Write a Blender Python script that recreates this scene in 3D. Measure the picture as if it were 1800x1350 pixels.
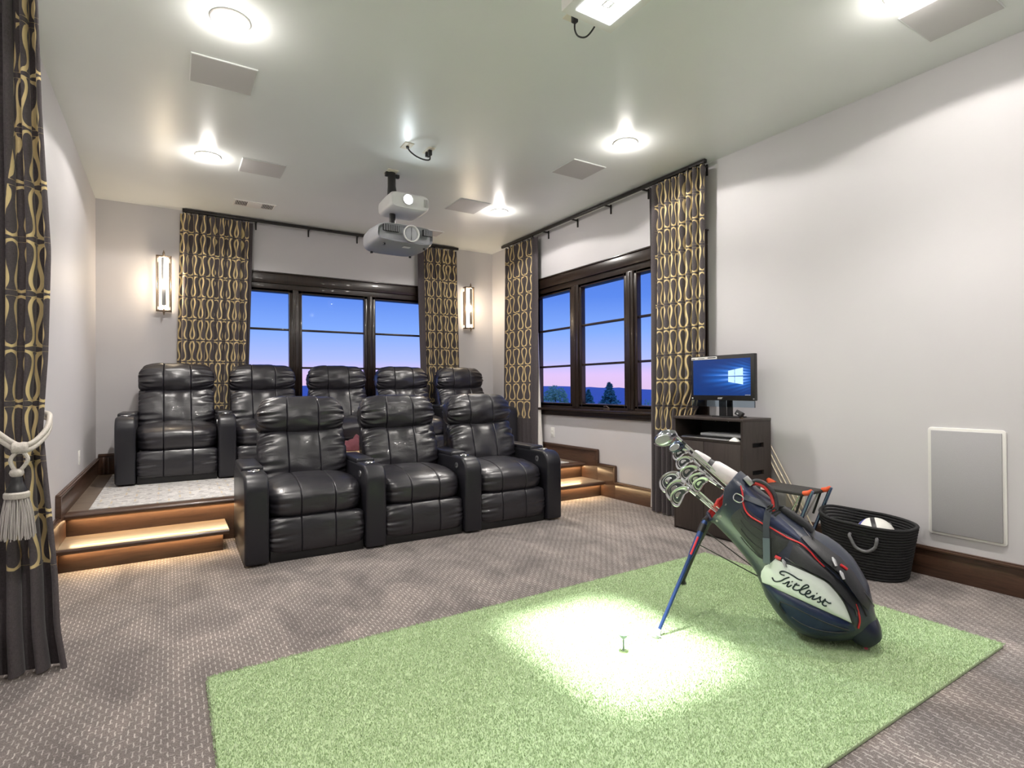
import bpy, bmesh, math, random
from mathutils import Vector, Matrix, noise
for o in list(bpy.data.objects): bpy.data.objects.remove(o)
S = bpy.context.scene
COL = S.collection
R = math.radians
random.seed(7)

# ------------------------------------------------------------ camera
cd = bpy.data.cameras.new('camera'); cam = bpy.data.objects.new('camera', cd); COL.objects.link(cam)
cd.sensor_fit = 'HORIZONTAL'; cd.sensor_width = 36.0; cd.lens = 964.2 / 1800 * 36.0
cd.clip_start = 0.05; cd.clip_end = 4000
YAW, PIT, ROL = R(31.956), R(0.366), R(-0.387)
fw = Vector((math.sin(YAW)*math.cos(PIT), math.cos(YAW)*math.cos(PIT), math.sin(PIT)))
rt = Vector((math.cos(YAW), -math.sin(YAW), 0)); up = rt.cross(fw)
rt, up = rt*math.cos(ROL) + up*math.sin(ROL), -rt*math.sin(ROL) + up*math.cos(ROL)
M3 = Matrix((rt, up, -fw)).transposed()
cam.matrix_world = Matrix.Translation((0, 0, 1.2)) @ M3.to_4x4()
S.camera = cam

# ------------------------------------------------------------ room sizes (metres)
XL, XR, YB, YF, ZC = -0.645, 4.058, 7.04, -2.4, 3.177
LAMPS = [(0.28, 1.27), (3.14, 1.27), (0.28, 3.27), (3.14, 3.27), (0.28, 5.28), (3.14, 5.28), (0.28, -0.75), (3.14, -0.75)]  # last pair is unseen, added behind the viewer as fill from the front

# ------------------------------------------------------------ world: dusk sky
W = bpy.data.worlds.new('dusk_sky'); S.world = W; W.use_nodes = True
wn = W.node_tree; wn.nodes.clear()
wo = wn.nodes.new('ShaderNodeOutputWorld'); wb = wn.nodes.new('ShaderNodeBackground')
wt = wn.nodes.new('ShaderNodeTexCoord'); wx = wn.nodes.new('ShaderNodeSeparateXYZ'); wr = wn.nodes.new('ShaderNodeValToRGB')
wn.links.new(wt.outputs['Generated'], wx.inputs[0]); wn.links.new(wx.outputs['Z'], wr.inputs[0])
wn.links.new(wr.outputs[0], wb.inputs[0]); wn.links.new(wb.outputs[0], wo.inputs[0])
stops = [(0.0, (.62, .45, .70)), (.022, (.62, .46, .77)), (.05, (.36, .43, .84)), (.10, (.19, .34, .80)), (.16, (.09, .21, .69)), (.24, (.055, .155, .60)), (.40, (.045, .13, .52)), (1.0, (.05, .12, .42))]
cr = wr.color_ramp
cr.elements[0].position = 0; cr.elements[0].color = (*stops[0][1], 1); cr.elements[1].position = 1; cr.elements[1].color = (*stops[-1][1], 1)
for p, c in stops[1:-1]:
    e = cr.elements.new(p); e.color = (*c, 1)
wb.inputs[1].default_value = 1.0

# ------------------------------------------------------------ view + lights
S.view_settings.view_transform = 'Standard'; S.view_settings.look = 'None'
S.view_settings.gamma = 1.0; S.view_settings.use_curve_mapping = False
S.view_settings.exposure = 0.36
try:
    S.cycles.use_denoising = True
    S.cycles.max_bounces = 10; S.cycles.diffuse_bounces = 6
    S.cycles.sample_clamp_indirect = 8
except Exception: pass
WARM = (1.0, .945, .89)
def light(name, kind, loc, energy, color=(1, 1, 1), rot=(0, 0, 0), **kw):
    d = bpy.data.lights.new(name, kind); d.energy = energy; d.color = color
    for k, v in kw.items(): setattr(d, k, v)
    o = bpy.data.objects.new(name, d); COL.objects.link(o); o.location = loc; o.rotation_euler = rot
    return o
for (x, y) in LAMPS:
    light('downlight_beam', 'SPOT', (x, y, ZC-.012), 50, WARM, spot_size=R(155), spot_blend=.10, shadow_soft_size=.05)
    light('downlight_core', 'SPOT', (x, y, ZC-.012), 165, WARM, spot_size=R(108), spot_blend=1.0, shadow_soft_size=.05)
    light('downlight_glow', 'POINT', (x, y, ZC-.06), 5, WARM, shadow_soft_size=.05)
# under-step strip lights (warm): x0, x1, y, z
for (x0, x1, y, z) in [(-.60, .35, 4.616, .1275), (3.06, 4.02, 4.616, .1275), (-.60, 4.02, 4.945, .292)]:
    light('step_strip_glow', 'AREA', ((x0+x1)/2, y, z), 4.2*(x1-x0), (1.0, .70, .38), (R(-34), 0, 0), shape='RECTANGLE', size=x1-x0, size_y=.012)
# hitting-area lamp on the ceiling (shines through the square mouth of its housing)
HL = (1.745, 1.925)
light('hitting_lamp_beam', 'POINT', (HL[0], HL[1], 3.125), 3000, (1.0, .98, 1.0), shadow_soft_size=.008)
# projector lens beam towards the front of the room
light('projector_beam', 'SPOT', (1.83, 4.58, 2.87), 260, (.80, .93, 1.0), (R(68), 0, R(180)), spot_size=R(56), spot_blend=.4, shadow_soft_size=.03)

# ------------------------------------------------------------ materials
def mat(name, color, rough=.5, metal=0., spec=.5, emit=None, estr=0., alpha=None, coat=0., sheen=0.):
    m = bpy.data.materials.new(name); m.use_nodes = True
    b = m.node_tree.nodes['Principled BSDF']
    b.inputs['Base Color'].default_value = (*color, 1); b.inputs['Roughness'].default_value = rough
    b.inputs['Metallic'].default_value = metal; b.inputs['Specular IOR Level'].default_value = spec
    b.inputs['Coat Weight'].default_value = coat; b.inputs['Sheen Weight'].default_value = sheen
    if emit: b.inputs['Emission Color'].default_value = (*emit, 1); b.inputs['Emission Strength'].default_value = estr
    return m
class G:
    """small node-graph helper"""
    def __init__(s, m): s.t = m.node_tree; s.b = s.t.nodes['Principled BSDF']
    def n(s, typ, **kw):
        x = s.t.nodes.new(typ)
        for k, v in kw.items(): setattr(x, k, v)
        return x
    def l(s, a, b): s.t.links.new(a, b)
    def put(s, inp, v):
        if hasattr(v, 'is_output') or hasattr(v, 'links'): s.l(v, inp)
        else: inp.default_value = v
    def m(s, op, a, b=None, c=None):
        x = s.n('ShaderNodeMath', operation=op)
        s.put(x.inputs[0], a)
        if b is not None: s.put(x.inputs[1], b)
        if c is not None: s.put(x.inputs[2], c)
        return x.outputs[0]
    def mix(s, f, a, b):
        x = s.n('ShaderNodeMix', data_type='RGBA')
        s.put(x.inputs[0], f)
        for i, v in ((6, a), (7, b)):
            if isinstance(v, tuple): x.inputs[i].default_value = (*v, 1)
            else: s.l(v, x.inputs[i])
        return x.outputs[2]
    def coord(s, kind='Object', scale=(1, 1, 1), rot=(0, 0, 0)):
        t = s.n('ShaderNodeTexCoord'); p = s.n('ShaderNodeMapping')
        p.inputs['Scale'].default_value = scale; p.inputs['Rotation'].default_value = rot
        s.l(t.outputs[kind], p.inputs[0]); return p.outputs[0]
    def noise(s, co, scale=5, detail=3, rough=.5, dist=0):
        x = s.n('ShaderNodeTexNoise'); s.l(co, x.inputs['Vector'])
        x.inputs['Scale'].default_value = scale; x.inputs['Detail'].default_value = detail
        x.inputs['Roughness'].default_value = rough; x.inputs['Distortion'].default_value = dist
        return x.outputs['Fac']
    def ramp(s, f, pts):
        x = s.n('ShaderNodeValToRGB'); s.l(f, x.inputs[0]); e = x.color_ramp.elements
        e[0].position, e[0].color = pts[0][0], (*pts[0][1], 1); e[1].position, e[1].color = pts[-1][0], (*pts[-1][1], 1)
        for p, c in pts[1:-1]: q = e.new(p); q.color = (*c, 1)
        return x.outputs[0]
    def bump(s, h, strength=.3, dist=.01):
        x = s.n('ShaderNodeBump'); x.inputs['Strength'].default_value = strength; x.inputs['Distance'].default_value = dist
        s.l(h, x.inputs['Height']); s.l(x.outputs[0], s.b.inputs['Normal'])
    def col(s, c): s.l(c, s.b.inputs['Base Color'])
def noisy(name, c0, c1, scale=20, rough=.6, bump=.15, stretch=(1, 1, 1), **kw):
    m = mat(name, c0, rough, **kw); g = G(m); co = g.coord('Object', stretch)
    f = g.noise(co, scale, 4); g.col(g.mix(f, c0, c1))
    if bump: g.bump(f, bump, .004)
    return m

MT = {}
MT['wall'] = noisy('painted_wall', (.60, .585, .605), (.63, .615, .63), 3, .55, .0)
g = G(MT['wall']); g.bump(g.noise(g.coord(), 14, 5, .6), .10, .006)
MT['ceil'] = noisy('satin_ceiling', (.79, .82, .805), (.83, .855, .84), 2.5, .33, .0)
g = G(MT['ceil']); g.bump(g.noise(g.coord(), 5, 4, .6), .06, .01)
MT['panelgrey'] = noisy('ceiling_speaker_grille', (.54, .53, .53), (.57, .56, .55), 300, .6, .1)
def wood(name, a, b, rough=.35, stretch=(1, 12, 12), coat=.15):
    m = mat(name, a, rough, coat=coat); g = G(m); co = g.coord('Object', stretch)
    f = g.noise(co, 3.2, 6, .65, .8); g.col(g.ramp(f, [(.3, a), (.55, b), (.75, a)])); g.bump(f, .08, .003)
    return m
MT['wood'] = wood('dark_walnut', (.040, .020, .013), (.085, .043, .026), .33)
MT['woody'] = wood('dark_walnut_lengthwise', (.040, .020, .013), (.085, .043, .026), .33, (12, 1, 12))
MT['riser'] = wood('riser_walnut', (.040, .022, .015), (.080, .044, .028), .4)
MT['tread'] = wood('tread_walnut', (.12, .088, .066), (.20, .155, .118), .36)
MT['winframe'] = wood('window_stain', (.010, .007, .006), (.026, .015, .010), .3, (12, 12, 1), .3)
MT['rack'] = wood('espresso_laminate', (.030, .022, .020), (.050, .038, .034), .45, (12, 12, 1), 0)
MT['hole'] = mat('dark_cavity', (.008, .008, .009), .9)
MT['leather'] = mat('black_leather', (.017, .016, .021), .34, spec=.75, coat=.12); g = G(MT['leather'])
co = g.coord('Object', (1, 1, 1)); f1 = g.noise(co, 170, 2); f2 = g.noise(g.coord('Object', (1.0, 1.6, 2.2)), 5.5, 3, .5, .5)
g.bump(g.m('ADD', g.m('MULTIPLY', f1, .05), g.m('MULTIPLY', f2, 1.0)), .26, .02)
MT['leatherarm'] = mat('smooth_black_leather', (.015, .015, .020), .38, spec=.5, coat=.06); g = G(MT['leatherarm'])
g.bump(g.noise(g.coord(), 150, 3), .12, .003)
MT['black'] = mat('black_plastic', (.014, .014, .015), .42)
MT['blackmetal'] = mat('bronze_black_metal', (.03, .027, .026), .42, .6)
MT['chrome'] = mat('chrome', (.80, .81, .83), .14, 1.0)
MT['satin'] = mat('satin_steel', (.62, .63, .65), .3, 1.0)
MT['bronze'] = mat('antique_bronze', (.20, .15, .11), .35, .9)
MT['white'] = mat('white_plastic', (.80, .79, .76), .4)
MT['cream'] = mat('cream_plastic', (.78, .74, .62), .4)
MT['lamp'] = mat('lamp_lens', (1, 1, 1), .4, emit=(1, .95, .88), estr=28)
MT['strip'] = mat('led_strip', (1, .8, .5), .4, emit=(1, .62, .25), estr=4)
MT['fixt'] = mat('hitting_lamp_face', (1, 1, 1), .4, emit=(.93, .97, 1), estr=4)
MT['lens'] = mat('projector_lens_light', (1, 1, 1), .3, emit=(.85, .95, 1), estr=60)
MT['sconceglow'] = mat('sconce_diffuser', (1, .95, .85), .5, emit=(1, .83, .60), estr=5.5)
MT['projgrey'] = noisy('grey_projector_shell', (.30, .31, .34), (.34, .35, .38), 90, .4, .03)
MT['projwhite'] = mat('white_projector_shell', (.78, .78, .78), .4)

# carpet with short light dashes
def carpet():
    m = mat('dashed_carpet', (.1, .1, .1), .95, spec=.15, sheen=.2); g = G(m)
    co = g.coord('Object'); sx = g.n('ShaderNodeSeparateXYZ'); g.l(co, sx.inputs[0])
    wob = g.m('MULTIPLY', g.m('SUBTRACT', g.noise(co, 60, 2), .5), .010)
    x = g.m('ADD', sx.outputs[0], wob); y = g.m('ADD', sx.outputs[1], wob)
    def dashes(u, v, pu, pv, wid, ln):
        uu = g.m('DIVIDE', u, pu); col = g.m('FLOOR', uu)
        vv = g.m('ADD', g.m('DIVIDE', v, pv), g.m('MULTIPLY', col, .618))
        a = g.m('LESS_THAN', g.m('ABSOLUTE', g.m('SUBTRACT', g.m('FRACT', uu), .5)), wid)
        b = g.m('LESS_THAN', g.m('FRACT', vv), ln)
        return g.m('MULTIPLY', a, b)
    d1 = dashes(x, y, .0195, .058, .105, .55); d2 = dashes(y, x, .029, .039, .09, .36)
    d = g.m('MAXIMUM', d1, g.m('MULTIPLY', d2, .5))
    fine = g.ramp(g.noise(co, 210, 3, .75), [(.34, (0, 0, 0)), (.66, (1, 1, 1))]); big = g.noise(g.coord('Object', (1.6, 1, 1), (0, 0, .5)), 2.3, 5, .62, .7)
    d = g.m('MULTIPLY', d, g.m('ADD', .45, g.noise(co, 14, 2)))
    base = g.mix(fine, (.075, .061, .057), (.265, .228, .213))
    c = g.mix(g.m('MULTIPLY', d, .75), base, (.55, .50, .47))
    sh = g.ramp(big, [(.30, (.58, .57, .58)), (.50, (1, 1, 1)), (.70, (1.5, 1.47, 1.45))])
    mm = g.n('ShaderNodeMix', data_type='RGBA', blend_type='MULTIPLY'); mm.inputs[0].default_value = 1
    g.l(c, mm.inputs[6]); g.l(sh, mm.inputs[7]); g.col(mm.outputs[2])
    g.bump(g.m('ADD', g.m('MULTIPLY', d, .6), fine), .5, .006)
    return m
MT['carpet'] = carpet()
def rugmat():
    m = mat('patterned_platform_carpet', (.4, .4, .4), .95, spec=.15); g = G(m)
    co = g.coord('Object'); sx = g.n('ShaderNodeSeparateXYZ'); g.l(co, sx.inputs[0]); x, y = sx.outputs[0], sx.outputs[1]
    wave = g.m('ADD', y, g.m('MULTIPLY', g.m('SINE', g.m('MULTIPLY', x, 52)), .006))
    wave = g.m('ADD', wave, g.m('MULTIPLY', g.m('SUBTRACT', g.noise(co, 22, 2), .5), .03))
    ln = g.m('LESS_THAN', g.m('ABSOLUTE', g.m('SUBTRACT', g.m('FRACT', g.m('DIVIDE', wave, .050)), .5)), .085)
    cx = g.m('FRACT', g.m('ADD', g.m('DIVIDE', x, .15), g.m('MULTIPLY', g.m('FLOOR', g.m('DIVIDE', y, .12)), .5)))
    cy = g.m('FRACT', g.m('DIVIDE', y, .12))
    chip = g.m('MULTIPLY', g.m('LESS_THAN', g.m('ABSOLUTE', g.m('SUBTRACT', cx, .5)), .12), g.m('LESS_THAN', g.m('ABSOLUTE', g.m('SUBTRACT', cy, .5)), .22))
    gold = g.m('MULTIPLY', g.m('LESS_THAN', g.m('ABSOLUTE', g.m('SUBTRACT', cx, .95)), .04), g.m('GREATER_THAN', g.noise(co, 8, 1), .5))
    c = g.mix(g.noise(co, 60, 2), (.52, .505, .50), (.62, .605, .59))
    c = g.mix(g.m('MULTIPLY', g.m('MULTIPLY', ln, g.m('GREATER_THAN', g.noise(co, 16, 2), .44)), .9), c, (.07, .07, .075)); c = g.mix(g.m('MULTIPLY', gold, .5), c, (.55, .42, .22))
    c = g.mix(g.m('MULTIPLY', chip, g.m('ADD', .25, g.m('MULTIPLY', ln, .6))), c, (.10, .09, .10)); g.col(c)
    g.bump(g.noise(co, 300, 2), .4, .003); return m
MT['rug'] = rugmat()
# curtain cloth: gold looping ribbon on charcoal
CLOTH = (.066, .056, .060)
def clothmat(name, pattern):
    m = mat(name, CLOTH, .85, spec=.25, sheen=.25); g = G(m)
    tc = g.n('ShaderNodeTexCoord'); sx = g.n('ShaderNodeSeparateXYZ'); g.l(tc.outputs['UV'], sx.inputs[0])
    u, v = sx.outputs[0], sx.outputs[1]
    wu = g.noise(g.coord('UV', (60, 900, 1)), 1, 2); wv = g.noise(g.coord('UV', (900, 60, 1)), 1, 2)
    weave = g.m('MULTIPLY', g.m('ADD', wu, wv), .5)
    base = g.mix(g.ramp(weave, [(.3, (0, 0, 0)), (.7, (1, 1, 1))]), tuple(.70*c for c in CLOTH), tuple(1.9*c for c in CLOTH))
    if pattern:
        P, RH, B = .112, .235, 1.25
        row = g.m('FLOOR', g.m('DIVIDE', v, RH))
        par = g.m('SUBTRACT', 1.0, g.m('MULTIPLY', 2.0, g.m('FLOORED_MODULO', row, 2.0)))
        yy = g.m('MULTIPLY', g.m('MULTIPLY', g.m('SUBTRACT', g.m('FRACT', g.m('DIVIDE', v, RH)), .5), 2/.90), par)
        yc = g.m('MINIMUM', g.m('MAXIMUM', yy, -1), 1)
        t = g.m('ARCCOSINE', yc); s2 = g.m('SINE', g.m('MULTIPLY', t, 2.0))
        xt = g.m('ADD', t, g.m('MULTIPLY', s2, B)); X = g.m('MULTIPLY', u, 2*math.pi/P)
        def wrap(q): return g.m('ABSOLUTE', g.m('SUBTRACT', g.m('FLOORED_MODULO', g.m('ADD', q, math.pi), 2*math.pi), math.pi))
        dx = g.m('MINIMUM', wrap(g.m('SUBTRACT', X, xt)), wrap(g.m('ADD', X, xt)))
        k = P/(2*math.pi); hy = RH*.45
        dxm = g.m('MULTIPLY', dx, k)
        ty = g.m('MULTIPLY', g.m('SINE', t), hy); tx = g.m('MULTIPLY', g.m('ADD', 1.0, g.m('MULTIPLY', g.m('COSINE', g.m('MULTIPLY', t, 2.0)), 2*B)), k)
        den = g.m('SQRT', g.m('ADD', g.m('ADD', g.m('MULTIPLY', ty, ty), g.m('MULTIPLY', tx, tx)), 1e-8))
        d = g.m('DIVIDE', g.m('MULTIPLY', dxm, ty), den)
        out = g.m('MULTIPLY', g.m('MAXIMUM', g.m('SUBTRACT', g.m('ABSOLUTE', yy), 1.0), 0.0), hy)
        d = g.m('ADD', d, g.m('ADD', out, g.m('MULTIPLY', g.m('GREATER_THAN', out, 1e-5), g.m('MULTIPLY', dxm, .25))))
        mask = g.n('ShaderNodeMapRange'); g.l(d, mask.inputs[0])
        mask.inputs[1].default_value = .0072; mask.inputs[2].default_value = .0086; mask.inputs[3].default_value = 1; mask.inputs[4].default_value = 0
        gold = g.mix(wv, (.66, .51, .25), (.82, .66, .36))
        base = g.mix(mask.outputs[0], base, gold)
    g.col(base); g.bump(weave, .2, .002); return m
MT['cloth'] = clothmat('loop_pattern_curtain', True); MT['plain'] = clothmat('plain_charcoal_curtain', False)
MT['lining'] = noisy('white_lining', (.72, .69, .66), (.78, .75, .72), 80, .8, .05)
MT['turf'] = noisy('green_turf_base', (.38, .49, .28), (.42, .54, .315), 140, .9, .2)
MT['rope'] = noisy('silver_cord', (.42, .38, .34), (.66, .62, .57), 160, .55, .6)
MT['fringe'] = noisy('silver_fringe', (.38, .35, .34), (.62, .58, .55), 60, .5, .2, (8, 8, 1))

# ------------------------------------------------------------ mesh builder
class MB:
    def __init__(s): s.v, s.f, s.uv = [], [], None
    def add(s, vs, fs):
        o = len(s.v); s.v += [tuple(v) for v in vs]; s.f += [tuple(i+o for i in f) for f in fs]; return s
    def box(s, x0, x1, y0, y1, z0, z1):
        return s.add([(x0, y0, z0), (x1, y0, z0), (x1, y1, z0), (x0, y1, z0), (x0, y0, z1), (x1, y0, z1), (x1, y1, z1), (x0, y1, z1)],
                     [(0, 3, 2, 1), (4, 5, 6, 7), (0, 1, 5, 4), (1, 2, 6, 5), (2, 3, 7, 6), (3, 0, 4, 7)])
    def rings(s, rings, closed=True, cap0=True, cap1=True):
        n = len(rings[0]); vs = [p for r in rings for p in r]; fs = []
        for i in range(len(rings)-1):
            for j in range(n if closed else n-1):
                k = (j+1) % n; fs.append((i*n+j, i*n+k, (i+1)*n+k, (i+1)*n+j))
        if cap0: fs.append(tuple(range(n-1, -1, -1)))
        if cap1: fs.append(tuple(range((len(rings)-1)*n, len(rings)*n)))
        return s.add(vs, fs)
    def tube(s, pts, r, n=8, cap=True):
        pts = [Vector(p) for p in pts]; rr = r if isinstance(r, (list, tuple)) else [r]*len(pts)
        rings = []; nrm = None
        for i, p in enumerate(pts):
            d = (pts[min(i+1, len(pts)-1)]-pts[max(i-1, 0)])
            d = d.normalized() if d.length > 1e-9 else Vector((0, 0, 1))
            if nrm is None: nrm = d.orthogonal().normalized()
            nrm = nrm - d*nrm.dot(d)
            nrm = nrm.normalized() if nrm.length > 1e-6 else d.orthogonal().normalized()
            b = d.cross(nrm)
            rings.append([p+(nrm*math.cos(2*math.pi*k/n)+b*math.sin(2*math.pi*k/n))*rr[i] for k in range(n)])
        return s.rings(rings, True, cap, cap)
    def cyl(s, a, b, r, n=20): return s.tube([a, b], r, n)
    def lathe(s, prof, c=(0, 0, 0), n=24, ax=2):
        rings = []
        for (r, h) in prof:
            rg = []
            for k in range(n):
                a = 2*math.pi*k/n; p = [r*math.cos(a), r*math.sin(a), h]
                if ax == 0: p = [p[2], p[0], p[1]]
                if ax == 1: p = [p[1], p[2], p[0]]
                rg.append((p[0]+c[0], p[1]+c[1], p[2]+c[2]))
            rings.append(rg)
        return s.rings(rings)
    def prism(s, poly, axis, a0, a1):
        """poly in the two other axes; extruded along axis"""
        def P(q, a):
            return {0: (a, q[0], q[1]), 1: (q[0], a, q[1]), 2: (q[0], q[1], a)}[axis]
        n = len(poly)
        return s.add([P(q, a0) for q in poly]+[P(q, a1) for q in poly],
                     [tuple(range(n-1, -1, -1)), tuple(range(n, 2*n))]+[(i, (i+1) % n, n+(i+1) % n, n+i) for i in range(n)])
    def mesh(s, name, m, smooth=True, bevel=0, seg=2, off=(0, 0, 0), angle=40):
        me = bpy.data.meshes.new(name)
        me.from_pydata([(v[0]-off[0], v[1]-off[1], v[2]-off[2]) for v in s.v], [], s.f)
        bm = bmesh.new(); bm.from_mesh(me)
        if s.uv:
            ul = bm.loops.layers.uv.new('UVMap')
            for f in bm.faces:
                for lp in f.loops: lp[ul].uv = s.uv[lp.vert.index]
        bmesh.ops.recalc_face_normals(bm, faces=bm.faces)
        if bevel:
            ed = [e for e in bm.edges if len(e.link_faces) == 2 and e.calc_face_angle(0) > R(30)]
            bmesh.ops.bevel(bm, geom=ed, offset=bevel, segments=seg, profile=.5, affect='EDGES', clamp_overlap=True)
        if smooth:
            for f in bm.faces: f.smooth = True
            for e in bm.edges:
                if len(e.link_faces) == 2 and e.calc_face_angle(0) > R(angle): e.smooth = False
        bm.to_mesh(me); bm.free(); me.materials.append(m); return me
    def obj(s, name, m, parent=None, local=False, **kw):
        off = (0, 0, 0)
        if parent is not None and not local:
            p = parent; off = Vector((0, 0, 0))
            while p is not None: off = off+p.location; p = p.parent
        me = s.mesh(name, m, off=off, **kw); o = bpy.data.objects.new(name, me); COL.objects.link(o)
        if parent is not None: o.parent = parent
        return o
def tag(o, label=None, cat=None, group=None, kind=None):
    for k, v in (('label', label), ('category', cat), ('group', group), ('kind', kind)):
        if v: o[k] = v
    return o
def thing(name, label, cat, loc=(0, 0, 0), rz=0, group=None):
    o = bpy.data.objects.new(name, None); COL.objects.link(o); o.location = loc; o.rotation_euler = (0, 0, rz)
    o.empty_display_size = .1
    return tag(o, label, cat, group)
def dup(o, parent=None):
    c = o.copy(); COL.objects.link(c); c.parent = parent
    for ch in list(o.children): dup(ch, c)
    return c
def box(x0, x1, y0, y1, z0, z1): return MB().box(x0, x1, y0, y1, z0, z1)
def smoothline(pts, n=6):
    pts = [Vector(p) for p in pts]; out = []
    for i in range(len(pts)-1):
        p0, p1, p2, p3 = pts[max(i-1, 0)], pts[i], pts[i+1], pts[min(i+2, len(pts)-1)]
        for k in range(n):
            t = k/n; out.append(.5*((2*p1)+(p2-p0)*t+(2*p0-5*p1+4*p2-p3)*t*t+(3*p1-p0-3*p2+p3)*t**3))
    out.append(pts[-1]); return out

# ================================================================ ROOM SHELL
st = lambda o: tag(o, kind='structure')
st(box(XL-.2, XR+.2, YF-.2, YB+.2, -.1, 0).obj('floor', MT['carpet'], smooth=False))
st(box(XL-.2, XR+.2, YF-.2, YB+.2, ZC, ZC+.1).obj('ceiling', MT['ceil'], smooth=False))
st(box(XL-.15, XL, YF, YB, 0, ZC).obj('wall_left', MT['wall'], smooth=False))
st(box(XL-.15, XR+.15, YF-.15, YF, 0, ZC).obj('wall_front', noisy('charcoal_unseen_wall', (.05, .05, .055), (.07, .07, .075), 4, .8, .05), smooth=False))  # unseen wall, coloured charcoal to cut bounce and darken the leather's reflections
WB = (.34, 3.17, .90, 2.52); WR = (3.25, 6.02, .90, 2.52)     # window openings: u0, u1, z0, z1
def holed(u0, u1, hole, put):
    m = MB(); a, b, c, d = hole
    for (p, q, z0, z1) in ((u0, a, 0, ZC), (b, u1, 0, ZC), (a, b, 0, c), (a, b, d, ZC)): put(m, p, q, z0, z1)
    return m
st(holed(XL-.15, XR+.15, WB, lambda m, p, q, a, b: m.box(p, q, YB, YB+.15, a, b)).obj('wall_back', MT['wall'], smooth=False))
st(holed(YF, YB, WR, lambda m, p, q, a, b: m.box(XR, XR+.15, p, q, a, b)).obj('wall_right', MT['wall'], smooth=False))

GLASS = bpy.data.materials.new('window_glass'); GLASS.use_nodes = True
t = GLASS.node_tree; t.nodes.clear()
o_ = t.nodes.new('ShaderNodeOutputMaterial'); mx = t.nodes.new('ShaderNodeMixShader'); tr = t.nodes.new('ShaderNodeBsdfTransparent')
gl = t.nodes.new('ShaderNodeBsdfGlossy'); gl.inputs['Roughness'].default_value = .02; fr = t.nodes.new('ShaderNodeFresnel'); fr.inputs[0].default_value = 1.055
t.links.new(fr.outputs[0], mx.inputs[0]); t.links.new(tr.outputs[0], mx.inputs[1]); t.links.new(gl.outputs[0], mx.inputs[2]); t.links.new(mx.outputs[0], o_.inputs[0])

def window(name, axis, base, hole, lites, crank_u):
    """axis 'b': u = X on the back wall; 'r': u = Y on the right wall"""
    def bx(m, u0, u1, d0, d1, z0, z1):
        return m.box(u0, u1, base+d0, base+d1, z0, z1) if axis == 'b' else m.box(base+d0, base+d1, u0, u1, z0, z1)
    u0, u1, z0, z1 = hole; D = MT['winframe']
    root = bpy.data.objects.new(name, None); COL.objects.link(root)
    root.location = ((u0+u1)/2, base, z0) if axis == 'b' else (base, (u0+u1)/2, z0); st(root)
    m = MB(); bx(m, u0-.05, u1+.05, -.022, 0.0, 2.46, 2.575); bx(m, u0-.06, u1+.06, -.034, 0.0, 2.575, 2.592)
    bx(m, u0-.05, u0+.05, -.022, 0.0, .93, 2.46); bx(m, u1-.05, u1+.05, -.022, 0, .93, 2.46); m.obj('casing', D, root, bevel=.004)
    m = MB(); bx(m, u0, u1, 0, .11, 2.36, 2.52); bx(m, u0, u1, 0, .11, .90, 1.0)
    bx(m, u0, lites[0][0], 0, .11, 1.0, 2.36); bx(m, lites[-1][1], u1, 0, .11, 1.0, 2.36); m.obj('frame', D, root, bevel=.004)
    for i in range(2):
        m = MB(); a, b = lites[i][1], lites[i+1][0]; bx(m, a+.045, b-.045, -.012, .10, .96, 2.40); bx(m, (a+b)/2-.012, (a+b)/2+.012, -.02, .0, .97, 2.39)
        m.obj('mullion', D, root, bevel=.004)
    m = MB(); bx(m, u0-.07, u1+.07, -.075, .02, .915, .945); m.obj('sill', D, root, bevel=.008)
    m = MB(); bx(m, u0-.05, u1+.05, -.028, 0, .855, .915); bx(m, u0-.05, u1+.05, -.04, 0, .855, .87); m.obj('apron', D, root, bevel=.005)
    for (a, b) in lites:
        m = MB(); zz0, zz1 = 1.01, 2.37
        bx(m, a-.045, a, .0, .06, zz0-.04, zz1+.03); bx(m, b, b+.045, .0, .06, zz0-.04, zz1+.03); bx(m, a, b, .0, .06, zz0-.04, zz0); bx(m, a, b, .0, .06, zz1, zz1+.03)
        s = m.obj('sash', D, root, bevel=.004)
        cuts = [zz0, 1.458, 1.916, zz1]
        for z in cuts[1:3]:
            m = MB(); bx(m, a, b, .012, .05, z-.012, z+.012); m.obj('muntin', D, s, bevel=.003)
        for k in range(3):
            m = MB(); bx(m, a, b, .028, .034, cuts[k]+(.012 if k else 0), cuts[k+1]-(.012 if k < 2 else 0)); m.obj('pane', GLASS, s, smooth=False)
    m = MB(); u = crank_u
    bx(m, u-.05, u+.05, -.05, -.01, .945, .965)
    pts = [(u-.03, -.035, .97), (u+.0, -.045, .99), (u+.05, -.04, .985)]
    m.tube([(p[0], base+p[1], p[2]) if axis == 'b' else (base+p[1], p[0], p[2]) for p in pts], .006, 8)
    m.obj('crank_handle', MT['bronze'], root, bevel=.002)
window('window_1', 'b', YB, WB, [(.46, 1.224), (1.374, 2.139), (2.29, 3.05)], 1.76)
window('window_2', 'r', XR, WR, [(3.373, 4.08), (4.271, 4.978), (5.19, 5.897)], 4.50)

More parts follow.
